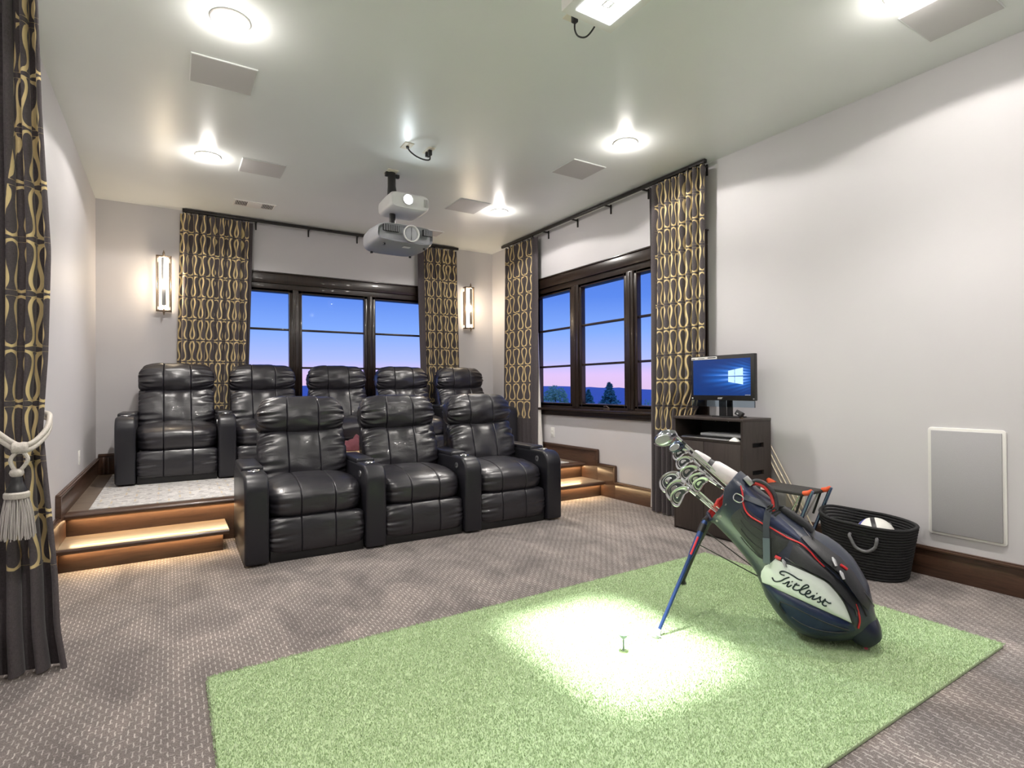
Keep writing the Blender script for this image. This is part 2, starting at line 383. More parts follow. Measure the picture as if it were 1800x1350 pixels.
# ---------------------------------------------------------------- baseboards (stepped beside the platform)
def skirting(name, x0, x1, segs, inner):
    """segs: (y0, y1, ztop, zbot) going back; cap strip along every top"""
    root = bpy.data.objects.new(name, None); COL.objects.link(root); root.location = ((x0+x1)/2, segs[0][0], 0); st(root)
    for i, (y0, y1, zt, zb) in enumerate(segs):
        m = MB().box(x0, x1, y0, y1, zb, zt-.022); m.obj('board', MT['woody'], root, bevel=.003)
        e = .012 if inner > 0 else -.012
        m = MB(); xa, xb = (min(x0, x0+e), x1) if e < 0 else (x0, x1+e)
        if e > 0: xa, xb = x0, x1+e
        m.box(xa, xb, y0-(.012 if i else 0), y1, zt-.022, zt-.006).box(x0, x1, y0-(.006 if i else 0), y1, zt-.006, zt)
        m.obj('cap', MT['woody'], root, bevel=.003)
        if i:
            zl = segs[i-1][2]
            MB().box(xa, xb, y0-.014, y0+.012, zl-.01, zt-.018).obj('end_trim', MT['wood'], root, bevel=.003)
skirting('baseboard_right', XR-.02, XR, [(YF, 4.405, .185, 0), (4.405, 4.69, .355, 0), (4.69, YB, .505, 0)], -1)
skirting('baseboard_left', XL, XL+.02, [(YF, 4.405, .185, 0), (4.405, 4.69, .355, 0), (4.69, YB, .505, 0)], 1)
b = bpy.data.objects.new('baseboard_back', None); COL.objects.link(b); b.location = (XL, YB, .33); st(b)
MB().box(XL+.02, XR-.02, YB-.02, YB, .33, .52).obj('board', MT['wood'], b, bevel=.003)
MB().box(XL+.02, XR-.02, YB-.032, YB, .52, .536).box(XL+.02, XR-.02, YB-.022, YB, .536, .545).obj('cap', MT['wood'], b, bevel=.003)
MB().box(XL+.05, XL+.075, YB-.03, YB-.02, .34, .51).box(XL+.09, XL+.115, YB-.03, YB-.02, .34, .51).obj('fluted_block', MT['wood'], b, bevel=.004)

# ---------------------------------------------------------------- seating platform and steps
x0, x1 = XL+.021, XR-.021
pl = bpy.data.objects.new('floor_platform', None); COL.objects.link(pl); pl.location = (1.7, 4.96, 0); st(pl)
MB().box(x0, x1, 4.975, YB-.021, .0, .318).obj('core', MT['hole'], pl, smooth=False)
MB().box(x0, x1, 4.96, 4.975, .0, .295).obj('riser', MT['riser'], pl, bevel=.002)
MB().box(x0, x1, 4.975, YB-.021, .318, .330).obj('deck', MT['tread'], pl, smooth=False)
def nosing(m, xa, xb, y, z0, z1, depth):
    r = (z1-z0)/2; poly = [(y+depth, z0), (y+depth, z1)]
    poly += [(y+r-r*math.sin(a), (z0+z1)/2+r*math.cos(a)) for a in [i*math.pi/8 for i in range(9)]]
    return m.prism(poly, 0, xa, xb)
nosing(MB(), x0, x1, 4.89, .295, .331, .12).obj('nosing', MT['wood'], pl)
MB().box(x0+.02, x1-.02, 4.938, 4.952, .2935, .2951).obj('led_strip', MT['strip'], pl, smooth=False)
for nm, xa, xb in (('step_left', x0, .37), ('step_right', 3.07, x1)):
    s_ = bpy.data.objects.new(nm.split('_')[0], None); COL.objects.link(s_); s_.location = ((xa+xb)/2, 4.63, 0); st(s_)
    xi0, xi1 = (xa, xb-.035) if xa < 0 else (xa+.035, xb)
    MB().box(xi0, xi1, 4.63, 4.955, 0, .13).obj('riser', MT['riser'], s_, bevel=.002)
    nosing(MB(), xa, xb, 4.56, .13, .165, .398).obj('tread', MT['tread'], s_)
    nosing(MB(), xa-.001, xb+.001, 4.557, .1295, .1655, .03).obj('nosing', MT['wood'], s_)
    MB().box(xi0+.02, xi1-.02, 4.609, 4.623, .1285, .1301).obj('led_strip', MT['strip'], s_, smooth=False)
rg = MB().box(-.50, XR-.17, 5.005, YB-.06, .3302, .337).obj('rug', MT['rug'], bevel=.002)
tag(rg, 'grey patterned carpet inlay with dark squiggles on the wooden platform', 'carpet')

# ---------------------------------------------------------------- outdoors: hills and trees seen through the windows
def hazy(name, a, b, sc): return noisy(name, a, b, sc, .95, 0, spec=.1)
MT['hill'] = hazy('haze_tinted_hills', (.50, .45, .74), (.58, .52, .80), .05)  # distance haze and dusk brightness are put into this pale blue base colour
MT['field'] = hazy('dusk_meadow', (.20, .36, .30), (.30, .46, .36), .2)
m = MB(); N, K = 150, 7
rings = []
for k in range(K):
    f = k/(K-1); ring = []
    for i in range(N+1):
        a = R(-35+150*i/N)                     # bearing clockwise from +Y
        d = 420+480*f
        h = -14+(16.5+4.5*math.sin(a*5+.6)+3.2*math.sin(a*11+1)+2.2*noise.noise(Vector((a*30, 2, 0))))*math.sin(f*math.pi*.5)**1.5
        h += noise.noise(Vector((i*.9, k*1.7, 3)))*1.1*f
        ring.append((d*math.sin(a), d*math.cos(a), h))
    rings.append(ring)
m.rings(rings, False, False, False); st(m.obj('hills', MT['hill']))
m = MB(); rings = [[(d*math.sin(R(-35+150*i/40)), d*math.cos(R(-35+150*i/40)), -6 if d < 50 else -6-8*min(1, (d-50)/370)) for i in range(41)] for d in (14, 50, 150, 425)]
m.rings(rings, False, False, False); st(m.obj('ground', MT['field']))
MT['leafA'] = hazy('pale_green_leaves', (.35, .58, .38), (.55, .78, .50), 2); MT['leafB'] = hazy('dark_green_needles', (.10, .30, .30), (.18, .42, .38), 2)
MT['bark'] = noisy('bark', (.05, .04, .035), (.09, .07, .06), 6, .9, .3)
def tree(name, label, loc, h, w, kind, n, seed):
    rnd = random.Random(seed); root = thing(name, label, 'tree', loc, group='trees outside the right window')
    MB().tube([(0, 0, 0), (0, 0, h*.5), (.1, 0, h*.92)], [h*.03, h*.02, h*.006], 7).obj('trunk', MT['bark'], root, local=True)
    m = MB()
    for _ in range(n):
        if kind == 'round':
            while True:
                p = Vector((rnd.uniform(-1, 1), rnd.uniform(-1, 1), rnd.uniform(-1, 1)))
                if p.length < 1 and p.length > .35+.5*abs(noise.noise(p*2.3+Vector((seed, 0, 0)))): break
            p = Vector((p.x*w/2, p.y*w/2, h*.62+p.z*h*.40))
        else:
            f = rnd.random()**1.35; rad = (1-f)**.8*w/2*(.75+.45*noise.noise(Vector((f*14, seed, 0))))
            a = rnd.uniform(0, 6.283); q = rad*math.sqrt(rnd.random()); p = Vector((q*math.cos(a), q*math.sin(a), h*.10+f*h*.9))
        s = h*rnd.uniform(.018, .042); d = Vector((rnd.gauss(0, 1), rnd.gauss(0, 1), rnd.gauss(0, .6))).normalized(); e = d.orthogonal().normalized()
        m.add([p-d*s, p+e*s*.5, p+d*s, p-e*s*.5], [(0, 1, 2, 3)])
    o = m.obj('foliage', MT['leafA' if kind == 'round' else 'leafB'], root, local=True, smooth=False); o['kind'] = 'stuff'
def polar(px, dist):     # bearing of an image column, as a spot on the ground
    a = YAW+math.atan((px-900)/964.2); return (dist*math.sin(a), dist*math.cos(a))
for i, (bx_, dist, h, w, kd, n, lab) in enumerate([(976, 92, 8.4, 4.6, 'round', 1900, 'pale green bushy tree in the left light of the right window'),
        (1034, 84, 7.6, 6.6, 'cone', 2600, 'dark conifer, the shorter of two in the middle light of the right window'),
        (1071, 68, 8.2, 6.6, 'cone', 3000, 'dark conifer with the tallest tip in the middle light of the right window'),
        (1133, 96, 6.0, 5.0, 'round', 900, 'low green shrubby tree in the right light of the right window'),
        (534, 120, 7.2, 5.5, 'round', 700, 'small green tree seen low through the middle light of the back window')]):
    x, y = polar(bx_, dist); zb = -6-8*min(1, max(0, (dist-50)/370)); tree('tree', lab, (x, y, zb-.1), h, w, kd, n, i+3)

# ================================================================ CEILING ITEMS
lab = {(0.28, 3.27): 'round recessed ceiling downlight, the large near one at upper left', (3.14, 3.27): 'round recessed ceiling downlight, near one on the right before the tall curtain',
       (0.28, 5.28): 'round recessed ceiling downlight, far left one beside the narrow speaker panel', (3.14, 5.28): 'round recessed ceiling downlight, far right one by the corner curtains',
       (3.14, 1.27): 'round recessed ceiling downlight at the very top edge, beside a speaker panel', (.28, 1.27): 'round recessed ceiling downlight over the viewer, left of centre',
       (.28, -.75): 'unseen ceiling downlight added behind the viewer on the left for fill light', (3.14, -.75): 'unseen ceiling downlight added behind the viewer on the right for fill light'}
for (x, y) in LAMPS:
    r_ = thing('ceiling_downlight', lab[(x, y)], 'ceiling light', (x, y, ZC), group='recessed ceiling downlights')
    MB().lathe([(.098, 0), (.100, -.004), (.094, -.008), (.080, -.006), (.078, 0)], (x, y, ZC)).obj('trim_ring', MT['white'], r_)
    MB().lathe([(.077, -.001), (.074, -.006), (.05, -.009), (.001, -.010)], (x, y, ZC)).obj('lens', MT['lamp'], r_)
for (xa, xb, ya, yb, lb) in [(.108, .470, 3.695, 4.04, 'flat grey ceiling speaker panel behind the near left downlight'), (.53, .885, 5.155, 5.49, 'flat grey ceiling speaker panel beside the far left downlight'),
        (2.97, 3.335, 3.72, 4.06, 'flat grey ceiling speaker panel left of the near right downlight'), (2.57, 2.935, 5.10, 5.50, 'flat grey ceiling speaker panel left of the far right downlight'),
        (2.70, 2.95, 6.33, 6.57, 'small grey ceiling panel by the rear curtain, half behind the grey projector'), (3.335, 3.72, 1.05, 1.39, 'flat grey ceiling speaker panel at the upper right edge')]:
    r_ = thing('ceiling_speaker', lb, 'speaker', ((xa+xb)/2, (ya+yb)/2, ZC), group='ceiling speaker panels')
    MB().box(xa, xb, ya, yb, ZC-.006, ZC).obj('frame', MT['ceil'], r_, bevel=.002)
    MB().box(xa+.006, xb-.006, ya+.006, yb-.006, ZC-.0075, ZC-.006).obj('grille', MT['panelgrey'], r_, smooth=False)
v = thing('air_vent', 'white slotted air vent in the ceiling near the back wall', 'air vent', (.77, 6.425, ZC))
MB().box(.57, .975, 6.325, 6.345, ZC-.008, ZC).box(.57, .975, 6.505, 6.525, ZC-.008, ZC).box(.57, .59, 6.345, 6.505, ZC-.008, ZC).box(.955, .975, 6.345, 6.505, ZC-.008, ZC).box(.70, .845, 6.345, 6.505, ZC-.008, ZC).obj('frame', MT['white'], v, bevel=.002)
MB().box(.59, .955, 6.345, 6.505, ZC-.0025, ZC-.0005).obj('duct_shade', MT['hole'], v, smooth=False)  # flat black sheet, the duct's shade as colour with no hole behind
for k in range(7):
    for xs in (.597, .852):
        MB().box(xs+k*.0148, xs+k*.0148+.005, 6.347, 6.503, ZC-.007, ZC-.003).obj('slat', MT['white'], v, smooth=False)

def plate(name, label, cx, cy, w, d, cat='outlet', group='ceiling outlets'):
    r_ = thing(name, label, cat, (cx, cy, ZC), group=group)
    MB().box(cx-w/2, cx+w/2, cy-d/2, cy+d/2, ZC-.006, ZC).obj('cover_plate', MT['cream'], r_, bevel=.003); return r_
p1 = plate('ceiling_outlet', 'cream ceiling outlet plate holding the left end of the looped black cable', 1.645, 4.225, .078, .125)
MB().cyl((1.65, 4.23, ZC-.006), (1.65, 4.23, ZC-.02), .013).obj('cable_gland', MT['black'], p1)
p2 = plate('ceiling_outlet', 'cream ceiling outlet plate with two black plugs, right of the looped cable', 1.832, 4.22, .062, .14)
MB().box(1.815, 1.85, 4.235, 4.262, ZC-.045, ZC-.006).box(1.818, 1.848, 4.185, 4.215, ZC-.05, ZC-.006).obj('socket', MT['black'], p2, bevel=.004)
tag(MB().tube(smoothline([(1.65, 4.23, ZC-.015), (1.67, 4.215, ZC-.05), (1.72, 4.20, ZC-.085), (1.78, 4.19, ZC-.10), (1.83, 4.20, ZC-.085), (1.833, 4.20, ZC-.048)], 6), .006, 8).obj('power_cable', MT['black']), 'black cable looping between two ceiling plates', 'cable')
p4 = plate('ceiling_outlet', 'cream ceiling outlet plate beside the bright square lamp', 1.822, 2.27, .072, .122)
MB().box(1.806, 1.836, 2.255, 2.282, ZC-.05, ZC-.006).obj('plug', MT['black'], p4, bevel=.005)
tag(MB().tube(smoothline([(1.821, 2.268, ZC-.05), (1.822, 2.268, ZC-.09), (1.835, 2.255, ZC-.125), (1.862, 2.225, ZC-.135), (1.885, 2.19, ZC-.10), (1.89, 2.13, ZC-.045), (1.88, 2.085, ZC-.035)], 6), .0045, 8).obj('power_cable', MT['black']), 'grey cord from the ceiling plate to the bright square lamp', 'cable')

# square hitting-area lamp: housing with a small square mouth
hx, hy = HL; hl = thing('square_ceiling_lamp', 'bright square lamp box on the ceiling above the putting mat', 'lamp', (hx, hy, ZC))
m = MB(); h_ = .155; zb, zt = 2.995, ZC
for (a, b_, c, d) in ((-h_, -h_+.012, -h_, h_), (h_-.012, h_, -h_, h_), (-h_+.012, h_-.012, -h_, -h_+.012), (-h_+.012, h_-.012, h_-.012, h_)): m.box(hx+a, hx+b_, hy+c, hy+d, zb, zt)
ax_, ay_ = .0130, .0172
for (a, b_, c, d) in ((-h_, -ax_, -h_, h_), (ax_, h_, -h_, h_), (-ax_, ax_, -h_, -ay_), (-ax_, ax_, ay_, h_)): m.box(hx+a, hx+b_, hy+c, hy+d, zb-.003, zb)
m.obj('housing', MT['white'], hl, smooth=False)
m = MB(); fo, fi = .105, .03
for (a, b_, c, d) in ((-fo, -fi, -fo, fo), (fi, fo, -fo, fo), (-fi, fi, -fo, -fi), (-fi, fi, fi, fo)): m.box(hx+a, hx+b_, hy+c, hy+d, zb-.008, zb-.0035)
m.obj('diffuser', MT['fixt'], hl, smooth=False)

# white short-throw projector on its pole
wp = thing('white_projector', 'white projector with a glowing lens hanging from the ceiling pole', 'projector', (1.80, 4.82, ZC))
MB().box(1.672, 1.768, 4.75, 4.885, ZC-.008, ZC).obj('ceiling_plate', MT['cream'], wp, bevel=.003)
MB().box(1.665, 1.70, 4.80, 4.84, ZC-.045, ZC-.008).box(1.735, 1.795, 4.80, 4.835, ZC-.05, ZC-.02).cyl((1.725, 4.82, ZC-.008), (1.725, 4.82, ZC-.05), .035).obj('mount_bracket', MT['black'], wp, bevel=.004)
MB().tube([(1.725, 4.82, ZC-.04), (1.725, 4.82, ZC-.13), (1.73, 4.82, ZC-.215)], [.036, .036, .045], 16).obj('pole', MT['black'], wp)
m = MB(); rings = []
for (y, w, h, dz) in [(4.62, .150, .058, 0), (4.615, .172, .066, 0), (4.64, .185, .075, 0), (4.80, .185, .078, .0), (4.96, .178, .07, 0), (4.97, .16, .055, 0)]:
    rings.append([(1.825+w*(abs(math.cos(a))**.35)*(1 if math.cos(a) > 0 else -1), y, 2.868+dz+h*(abs(math.sin(a))**.5)*(1 if math.sin(a) > 0 else -1)) for a in [2*math.pi*k/40 for k in range(40)]])
m.rings(rings).obj('shell', MT['projwhite'], wp)
MB().lathe([(.048, 0), (.05, -.012), (.042, -.014), (.040, -.004)], (1.80, 4.616, 2.876), 24, 1).obj('lens_ring', MT['projwhite'], wp)
MB().lathe([(.040, 0), (.03, -.006), (.001, -.009)], (1.80, 4.612, 2.876), 24, 1).obj('lens', MT['lens'], wp)
m = MB()
for k in range(5): m.box(1.955+k*.010, 1.960+k*.010, 4.612, 4.618, 2.835, 2.905)
m.obj('vent_slots', MT['panelgrey'], wp, smooth=False)
# large grey cinema projector below it
gp = thing('grey_projector', 'large grey home cinema projector with round lens below the white one', 'projector', (1.74, 4.72, 2.70))
m = MB(); rings = []; cx = 1.745
for (y, w, z0, z1) in [(4.505, .235, 2.475, 2.585), (4.48, .250, 2.455, 2.605), (4.53, .262, 2.445, 2.622), (4.75, .268, 2.435, 2.635), (4.92, .255, 2.44, 2.63), (4.955, .225, 2.46, 2.61)]:
    rings.append([(cx+w*(abs(math.cos(a))**.45)*(1 if math.cos(a) > 0 else -1), y+.09*max(0, abs(math.cos(a))-.55)*(1 if y < 4.54 else 0), (z0+z1)/2+(z1-z0)/2*(abs(math.sin(a))**.55)*(1 if math.sin(a) > 0 else -1)) for a in [2*math.pi*k/48 for k in range(48)]])
m.rings(rings).obj('shell', MT['projgrey'], gp)
MB().lathe([(.062, .02), (.071, .0), (.073, -.016), (.066, -.020), (.060, -.012), (.058, .01)], (1.775, 4.478, 2.535), 32, 1).obj('lens_ring', MT['projwhite'], gp)
MB().lathe([(.059, .004), (.056, -.006), (.001, -.010)], (1.775, 4.478, 2.535), 32, 1).obj('lens_shutter', MT['projgrey'], gp)
MB().box(1.7742, 1.7758, 4.466, 4.470, 2.482, 2.588).obj('shutter_seam', MT['hole'], gp, smooth=False)
for xs, n_, w_ in ((1.535, 9, .015), (1.895, 6, .014)):
    m = MB().box(xs-.008, xs+n_*w_, 4.482, 4.50, 2.535, 2.592)
    o_ = m.obj('air_grille', MT['hole'], gp, bevel=.006)
    for k in range(n_): MB().box(xs+k*w_, xs+k*w_+.005, 4.478, 4.486, 2.538, 2.589).obj('grille_bar', MT['projgrey'], o_, smooth=False)
MB().box(1.67, 1.80, 4.70, 4.90, 2.630, 2.650).cyl((1.73, 4.82, 2.64), (1.73, 4.82, 2.80), .028).box(1.60, 1.68, 4.62, 4.65, 2.630, 2.645).box(1.80, 1.90, 4.85, 4.88, 2.63, 2.645).obj('mount_bracket', MT['black'], gp, bevel=.003)
MB().box(1.735, 1.80, 4.55, 4.60, 2.4365, 2.4385).obj('rating_label', MT['white'], gp, smooth=False)
for fx in (1.56, 1.93):
    for fy in (4.56, 4.90): MB().cyl((fx, fy, 2.446), (fx, fy, 2.432), .012).obj('foot', MT['black'], gp)

# ================================================================ CURTAINS
def sgn(x): return 1 if x > 0 else -1
def curtain(name, label, axis, base, top, bot, z0, z1, folds, amp, bands, zpat, seed, lining=None, shape=None, heading=True, group='loop-patterned curtains', ush=0.0):
    """axis 'x': cloth runs along X at Y=base; 'y': along Y at X=base. top/bot = (start, end) along the axis"""
    NU = max(90, int(folds*26)); rnd = random.Random(seed); sh = rnd.uniform(0, 50)
    def prof(s, z):
        k = (z1-z)/(z1-z0)
        a0 = top[0]+(bot[0]-top[0])*k; a1 = top[1]+(bot[1]-top[1])*k; A = amp*(.78+.32*k); cen = 0
        if shape:
            a0, a1, A, cen, *q_ = shape(z, a0, a1, A)
            if q_: s_in, s = s, s*(1-q_[0])+max(0, (s-q_[1])/(1-q_[1]))*q_[0]
        ph = 2*math.pi*folds*(s+.32/folds*noise.noise(Vector((s*folds*.8, sh, k*.6)))) + .25*math.sin(3*k+seed)
        off = A*math.sin(ph)*(.72+.5*noise.noise(Vector((s*folds*.6, sh+9, k*1.1))))+.25*A*math.sin(2*ph+1)
        al = a0+(a1-a0)*s+abs(a1-a0)/folds*.10*math.sin(2*ph+seed)
        return (al, base+cen+off) if axis == 'x' else (base+cen+off, al)
    zs = sorted(set([z0+(z1-z0)*i/64 for i in range(65)]+[zpat])); zs = [z for i, z in enumerate(zs) if i == 0 or z-zs[i-1] > .004 or z == zpat]
    if zpat not in zs: zs.append(zpat); zs.sort()
    ss = [i/NU for i in range(NU+1)]; zm = (z0+z1)/2; U = [0.0]
    for i in range(NU):
        p, q = prof(ss[i], zm), prof(ss[i+1], zm); U.append(U[-1]+math.hypot(q[0]-p[0], q[1]-p[1]))
    ca = (top[0]+top[1])/2; root = thing(name, label, 'curtain', (ca, base, z0) if axis == 'x' else (base, ca, z0), group=group)
    ib = max([i for i in range(NU+1) if U[i] <= bands[0]]); ie = min([i for i in range(NU+1) if U[i] >= U[-1]-bands[1]])
    jp = zs.index(zpat)
    def sheet(nm, i0, i1, j0, j1, m, push=0.0):
        b = MB(); b.uv = []; vs = []; w = i1-i0+1
        for j in range(j0, j1+1):
            for i in range(i0, i1+1):
                p = prof(ss[i], zs[j]); vs.append((p[0], p[1], zs[j])); b.uv.append((U[i]-bands[0]+ush, zs[j]-zpat))
        fs = [(j*w+i, j*w+i+1, (j+1)*w+i+1, (j+1)*w+i) for j in range(j1-j0) for i in range(i1-i0)]
        b.add(vs, fs); return b.obj(nm, m, root, angle=80)
    J = len(zs)-1
    sheet('patterned_panel', ib, ie, jp, J, MT['cloth'])
    sheet('hem_band', 0, NU, 0, jp, MT['plain'])
    if ib > 0: sheet('border_band', 0, ib, jp, J, MT['plain'])
    if ie < NU: sheet('border_band', ie, NU, jp, J, MT['plain'])
    if heading:
        for k in range(int(folds)+1):
            s = (k+.25)/(folds+.3); p = prof(s, z1)
            MB().box(p[0]-.004, p[0]+.004, p[1]-.004, p[1]+.004, z1-.02, z1+.022).obj('hook', MT['blackmetal'], root, smooth=False)
    if lining:
        b = MB(); pts0, pts1, zt, zb = lining; n = 14; rows = []
        for j in range(13):
            z = zb+(zt-zb)*j/12; row = []
            for i in range(n+1):
                f = i/n; q0 = pts0[0]+(pts1[0]-pts0[0])*(1-j/12)**1.3*0; k_ = (1-j/12)**1.2; al = (pts0[0]+(pts1[0]-pts0[0])*k_)*(1-f)+(pts0[1]+(pts1[1]-pts0[1])*k_)*f
                d = pts0[2]+.012*math.sin(f*9+seed); row.append((d, al, z) if axis == 'y' else (al, d, z))
            rows.append(row)
        b.rings(rows, False, False, False).obj('white_lining', MT['lining'], root, angle=80)
    return root
ZT = 3.118
curtain('curtain', 'loop-patterned curtain left of the back window, beside the left wall sconce', 'x', YB-.10, (.10, .825), (.04, .74), .345, ZT, 8.5, .042, (.015, .13), .80, 3)
curtain('curtain', 'loop-patterned curtain right of the back window, beside the right wall sconce', 'x', YB-.10, (2.845, 3.435), (2.90, 3.49), .345, ZT, 7.5, .042, (.14, .015), .80, 5)
curtain('curtain', 'loop-patterned curtain in the far corner, left of the right-hand window', 'y', XR-.10, (6.52, 5.73), (6.55, 5.76), .345, ZT, 8.5, .040, (.015, .24), .79, 8,
        lining=((5.80, 5.765, XR-.06), (5.84, 5.655, 0), 1.9, .36))
curtain('curtain', 'tall loop-patterned curtain between the right-hand window and the computer cabinet', 'y', XR-.12, (3.775, 3.13), (3.80, 3.17), .015, ZT, 8.0, .050, (.17, .02), .785, 12, shape=lambda z, a0, a1, A: (a0, a1+.11*max(0, min(1, (1.15-z)/.2)), A*(1-.15*max(0, min(1, (1.15-z)/.2))), 0),
        lining=((3.79, 3.74, XR-.06), (3.85, 3.75, 0), 1.5, .02))
def fgshape(z, a0, a1, A):
    k = abs(z-1.04); e = math.exp(-(k/.16)**2)
    zz_ = [(0, -.375), (.18, -.402), (.4, -.412), (.7, -.437), (1.04, -.466), (1.35, -.447), (1.8, -.437), (2.4, -.466), (3.2, -.488)]
    right = next(a[1]+(b[1]-a[1])*(z-a[0])/(b[0]-a[0]) for a, b in zip(zz_, zz_[1:]) if z <= b[0]+1e-6)
    return (-.634, right, A*(1-.42*e)*(1.0 if z > 1.0 else 1+.25*(1-z)), -.03*max(0, 1-z/.6), max(0, min(1, (2.75-z)/.8)), .30)
curtain('tied_back_curtain', 'loop-patterned curtain in the left foreground, tied back with a silver tassel', 'x', 3.10, (-.635, -.45), (-.635, -.44), .008, 3.14, 2.7, .034, (.10, .0), .44, 21, shape=fgshape, group=None, ush=.035)
# rods
def rod(label, axis, base, a0, a1, brackets):
    m = (a0+a1)/2; root = thing('curtain_rod', label, 'curtain rod', (m, base, ZT+.03) if axis == 'x' else (base, m, ZT+.03))
    def bx(u0, u1, d0, d1, z0, z1): return box(u0, u1, base+d0, base+d1, z0, z1) if axis == 'x' else box(base+d0, base+d1, u0, u1, z0, z1)
    bx(min(a0, a1), max(a0, a1), -.016, .016, ZT+.018, ZT+.05).obj('rail', MT['blackmetal'], root, bevel=.004)
    wall = (YB if axis == 'x' else XR)-base
    for u in brackets:
        o_ = bx(u-.008, u+.008, wall-.014, wall, ZT-.05, ZT+.05).obj('bracket', MT['blackmetal'], root, bevel=.002)
        bx(u-.008, u+.008, 0, wall-.01, ZT+.022, ZT+.036).obj('bracket_arm', MT['blackmetal'], o_, bevel=.002)
rod('dark flat curtain rail along the back wall above the window', 'x', YB-.10, .12, 3.45, [.15, .86, 1.45, 2.05, 2.65, 3.40])
rod('dark flat curtain rail along the right wall above the window', 'y', XR-.12, 3.12, 6.55, [3.2, 3.90, 4.45, 5.02, 5.60, 6.45])
MB
rr = thing('curtain_rod', 'dark ceiling rail carrying the tied-back foreground curtain', 'curtain rod', (-.54, 3.10, 3.155))
MB().box(-.642, -.43, 3.085, 3.115, 3.145, ZC).obj('rail', MT['blackmetal'], rr, bevel=.003)
# tieback with tassel
tb = thing('tassel_tieback', 'silver rope tieback with a fringed tassel around the foreground curtain', 'tieback', (-.52, 3.0, 1.05))
for dz, dy in ((0, 0), (-.022, -.003)):
    pts = smoothline([(-.643, 3.02, 1.075+dz), (-.60, 3.005+dy, 1.035+dz), (-.555, 2.99+dy, .995+dz), (-.522, 2.985+dy, .975+dz), (-.485, 3.0+dy, .985+dz), (-.452, 3.05, 1.03+dz), (-.447, 3.11, 1.075+dz), (-.47, 3.19, 1.10+dz), (-.56, 3.21, 1.10+dz), (-.64, 3.20, 1.10+dz)], 8)
    MB().tube(pts, .0105, 10).obj('cord', MT['rope'], tb)
MB().lathe([(.018, -.026), (.024, -.022), (.0255, -.01), (.0235, 0), (.0255, .01), (.024, .022), (.018, .026)], (-.522, 2.978, .965), 16, 0).obj('knot', MT['rope'], tb)
for sx in (-1, 1): MB().tube(smoothline([(-.522+sx*.006, 2.972, .955), (-.522+sx*.026, 2.968, .925), (-.524+sx*.022, 2.966, .90), (-.527+sx*.006, 2.966, .872)], 6), .0075, 8).obj('loop', MT['rope'], tb)
T0 = (-.530, 2.966, 0)
MB().lathe([(.012, .882), (.021, .876), (.024, .866), (.021, .856), (.014, .850)], T0, 18).obj('bead_collar', MT['rope'], tb)
MB().lathe([(.014, .852), (.018, .845), (.019, .832), (.026, .815), (.034, .80), (.036, .785)], T0, 20).obj('tassel_head', MT['black'], tb)
MB().lathe([(.036, .790), (.042, .784), (.0425, .772), (.040, .764), (.034, .762)], T0, 20).obj('braid_band', MT['rope'], tb)
m = MB(); rnd = random.Random(4)
for k in range(190):
    a = rnd.uniform(0, 6.283); q = math.sqrt(rnd.uniform(.25, 1)); r0, r1 = .038*q, (.052+.012*rnd.random())*q; L = rnd.uniform(.595, .612); j = rnd.uniform(-.2, .2)
    m.tube([(T0[0]+r0*math.cos(a), T0[1]+r0*math.sin(a)*.8, .768), (T0[0]+1.05*(r0+r1)/2*math.cos(a+j/2), T0[1]+(r0+r1)/2*math.sin(a)*.8, .70), (T0[0]+r1*math.cos(a+j), T0[1]+r1*math.sin(a+j)*.8, L)], [.0018, .0022, .0019], 4)
tag(m.obj('fringe', MT['fringe'], tb), kind='stuff')

# ================================================================ WALL SCONCES, SPEAKER, PLATES
def sconce(x, label):
    s_ = thing('wall_sconce', label, 'wall lamp', (x, YB, 2.34), group='bronze wall sconces'); y = YB-.075
    MB().box(x-.055, x+.055, YB-.02, YB, 2.10, 2.58).obj('backplate', MT['bronze'], s_, bevel=.004)
    MB().lathe([(.044, 2.062), (.046, 2.07), (.046, 2.615), (.044, 2.62)], (x, YB-.068, 0), 20).obj('diffuser', MT['sconceglow'], s_)
    for sx in (-1, 1): MB().box(x+sx*.066-.006, x+sx*.066+.006, y-.02, y+.01, 2.045, 2.64).obj('side_bar', MT['bronze'], s_, bevel=.002)
    MB().box(x-.072, x+.072, y-.02, y+.06, 2.625, 2.64).obj('top_bar', MT['bronze'], s_, bevel=.002)
    MB().box(x-.072, x+.072, y-.02, y+.06, 2.042, 2.057).obj('bottom_bar', MT['bronze'], s_, bevel=.002)
    MB().box(x-.021, x+.021, y-.052, y-.042, 2.10, 2.612).obj('front_strap', MT['satin'], s_, bevel=.003)
    MB().box(x-.008, x+.008, y-.052, y+.0, 2.628, 2.645).box(x-.008, x+.008, y-.052, y, 2.045, 2.06).lathe([(.012, 2.64), (.011, 2.655), (.004, 2.685), (.001, 2.69)], (x, y-.046, 0), 10).lathe([(.001, 1.995), (.004, 2.0), (.012, 2.035), (.011, 2.05)], (x, y-.046, 0), 10).box(x-.004, x+.004, y-.05, y-.043, 2.05, 2.105).obj('finial', MT['bronze'], s_, bevel=.001)
    light('sconce_glow', 'POINT', (x, YB-.16, 2.33), 7, (1, .80, .56), shadow_soft_size=.04)
sconce(-.052, 'bronze wall sconce with glowing tube near the left wall corner')
sconce(3.635, 'bronze wall sconce with glowing tube near the right back corner')
ws = thing('wall_speaker', 'grey in-wall speaker grille with white rim low on the right wall', 'speaker', (XR, 1.36, .60))
def rrect(y0, y1, z0, z1, r, n=5):
    out = []
    for (cy, cz, a0) in ((y1-r, z1-r, 0), (y0+r, z1-r, 90), (y0+r, z0+r, 180), (y1-r, z0+r, 270)):
        out += [(cy+r*math.cos(R(a0+90*i/n)), cz+r*math.sin(R(a0+90*i/n))) for i in range(n+1)]
    return out
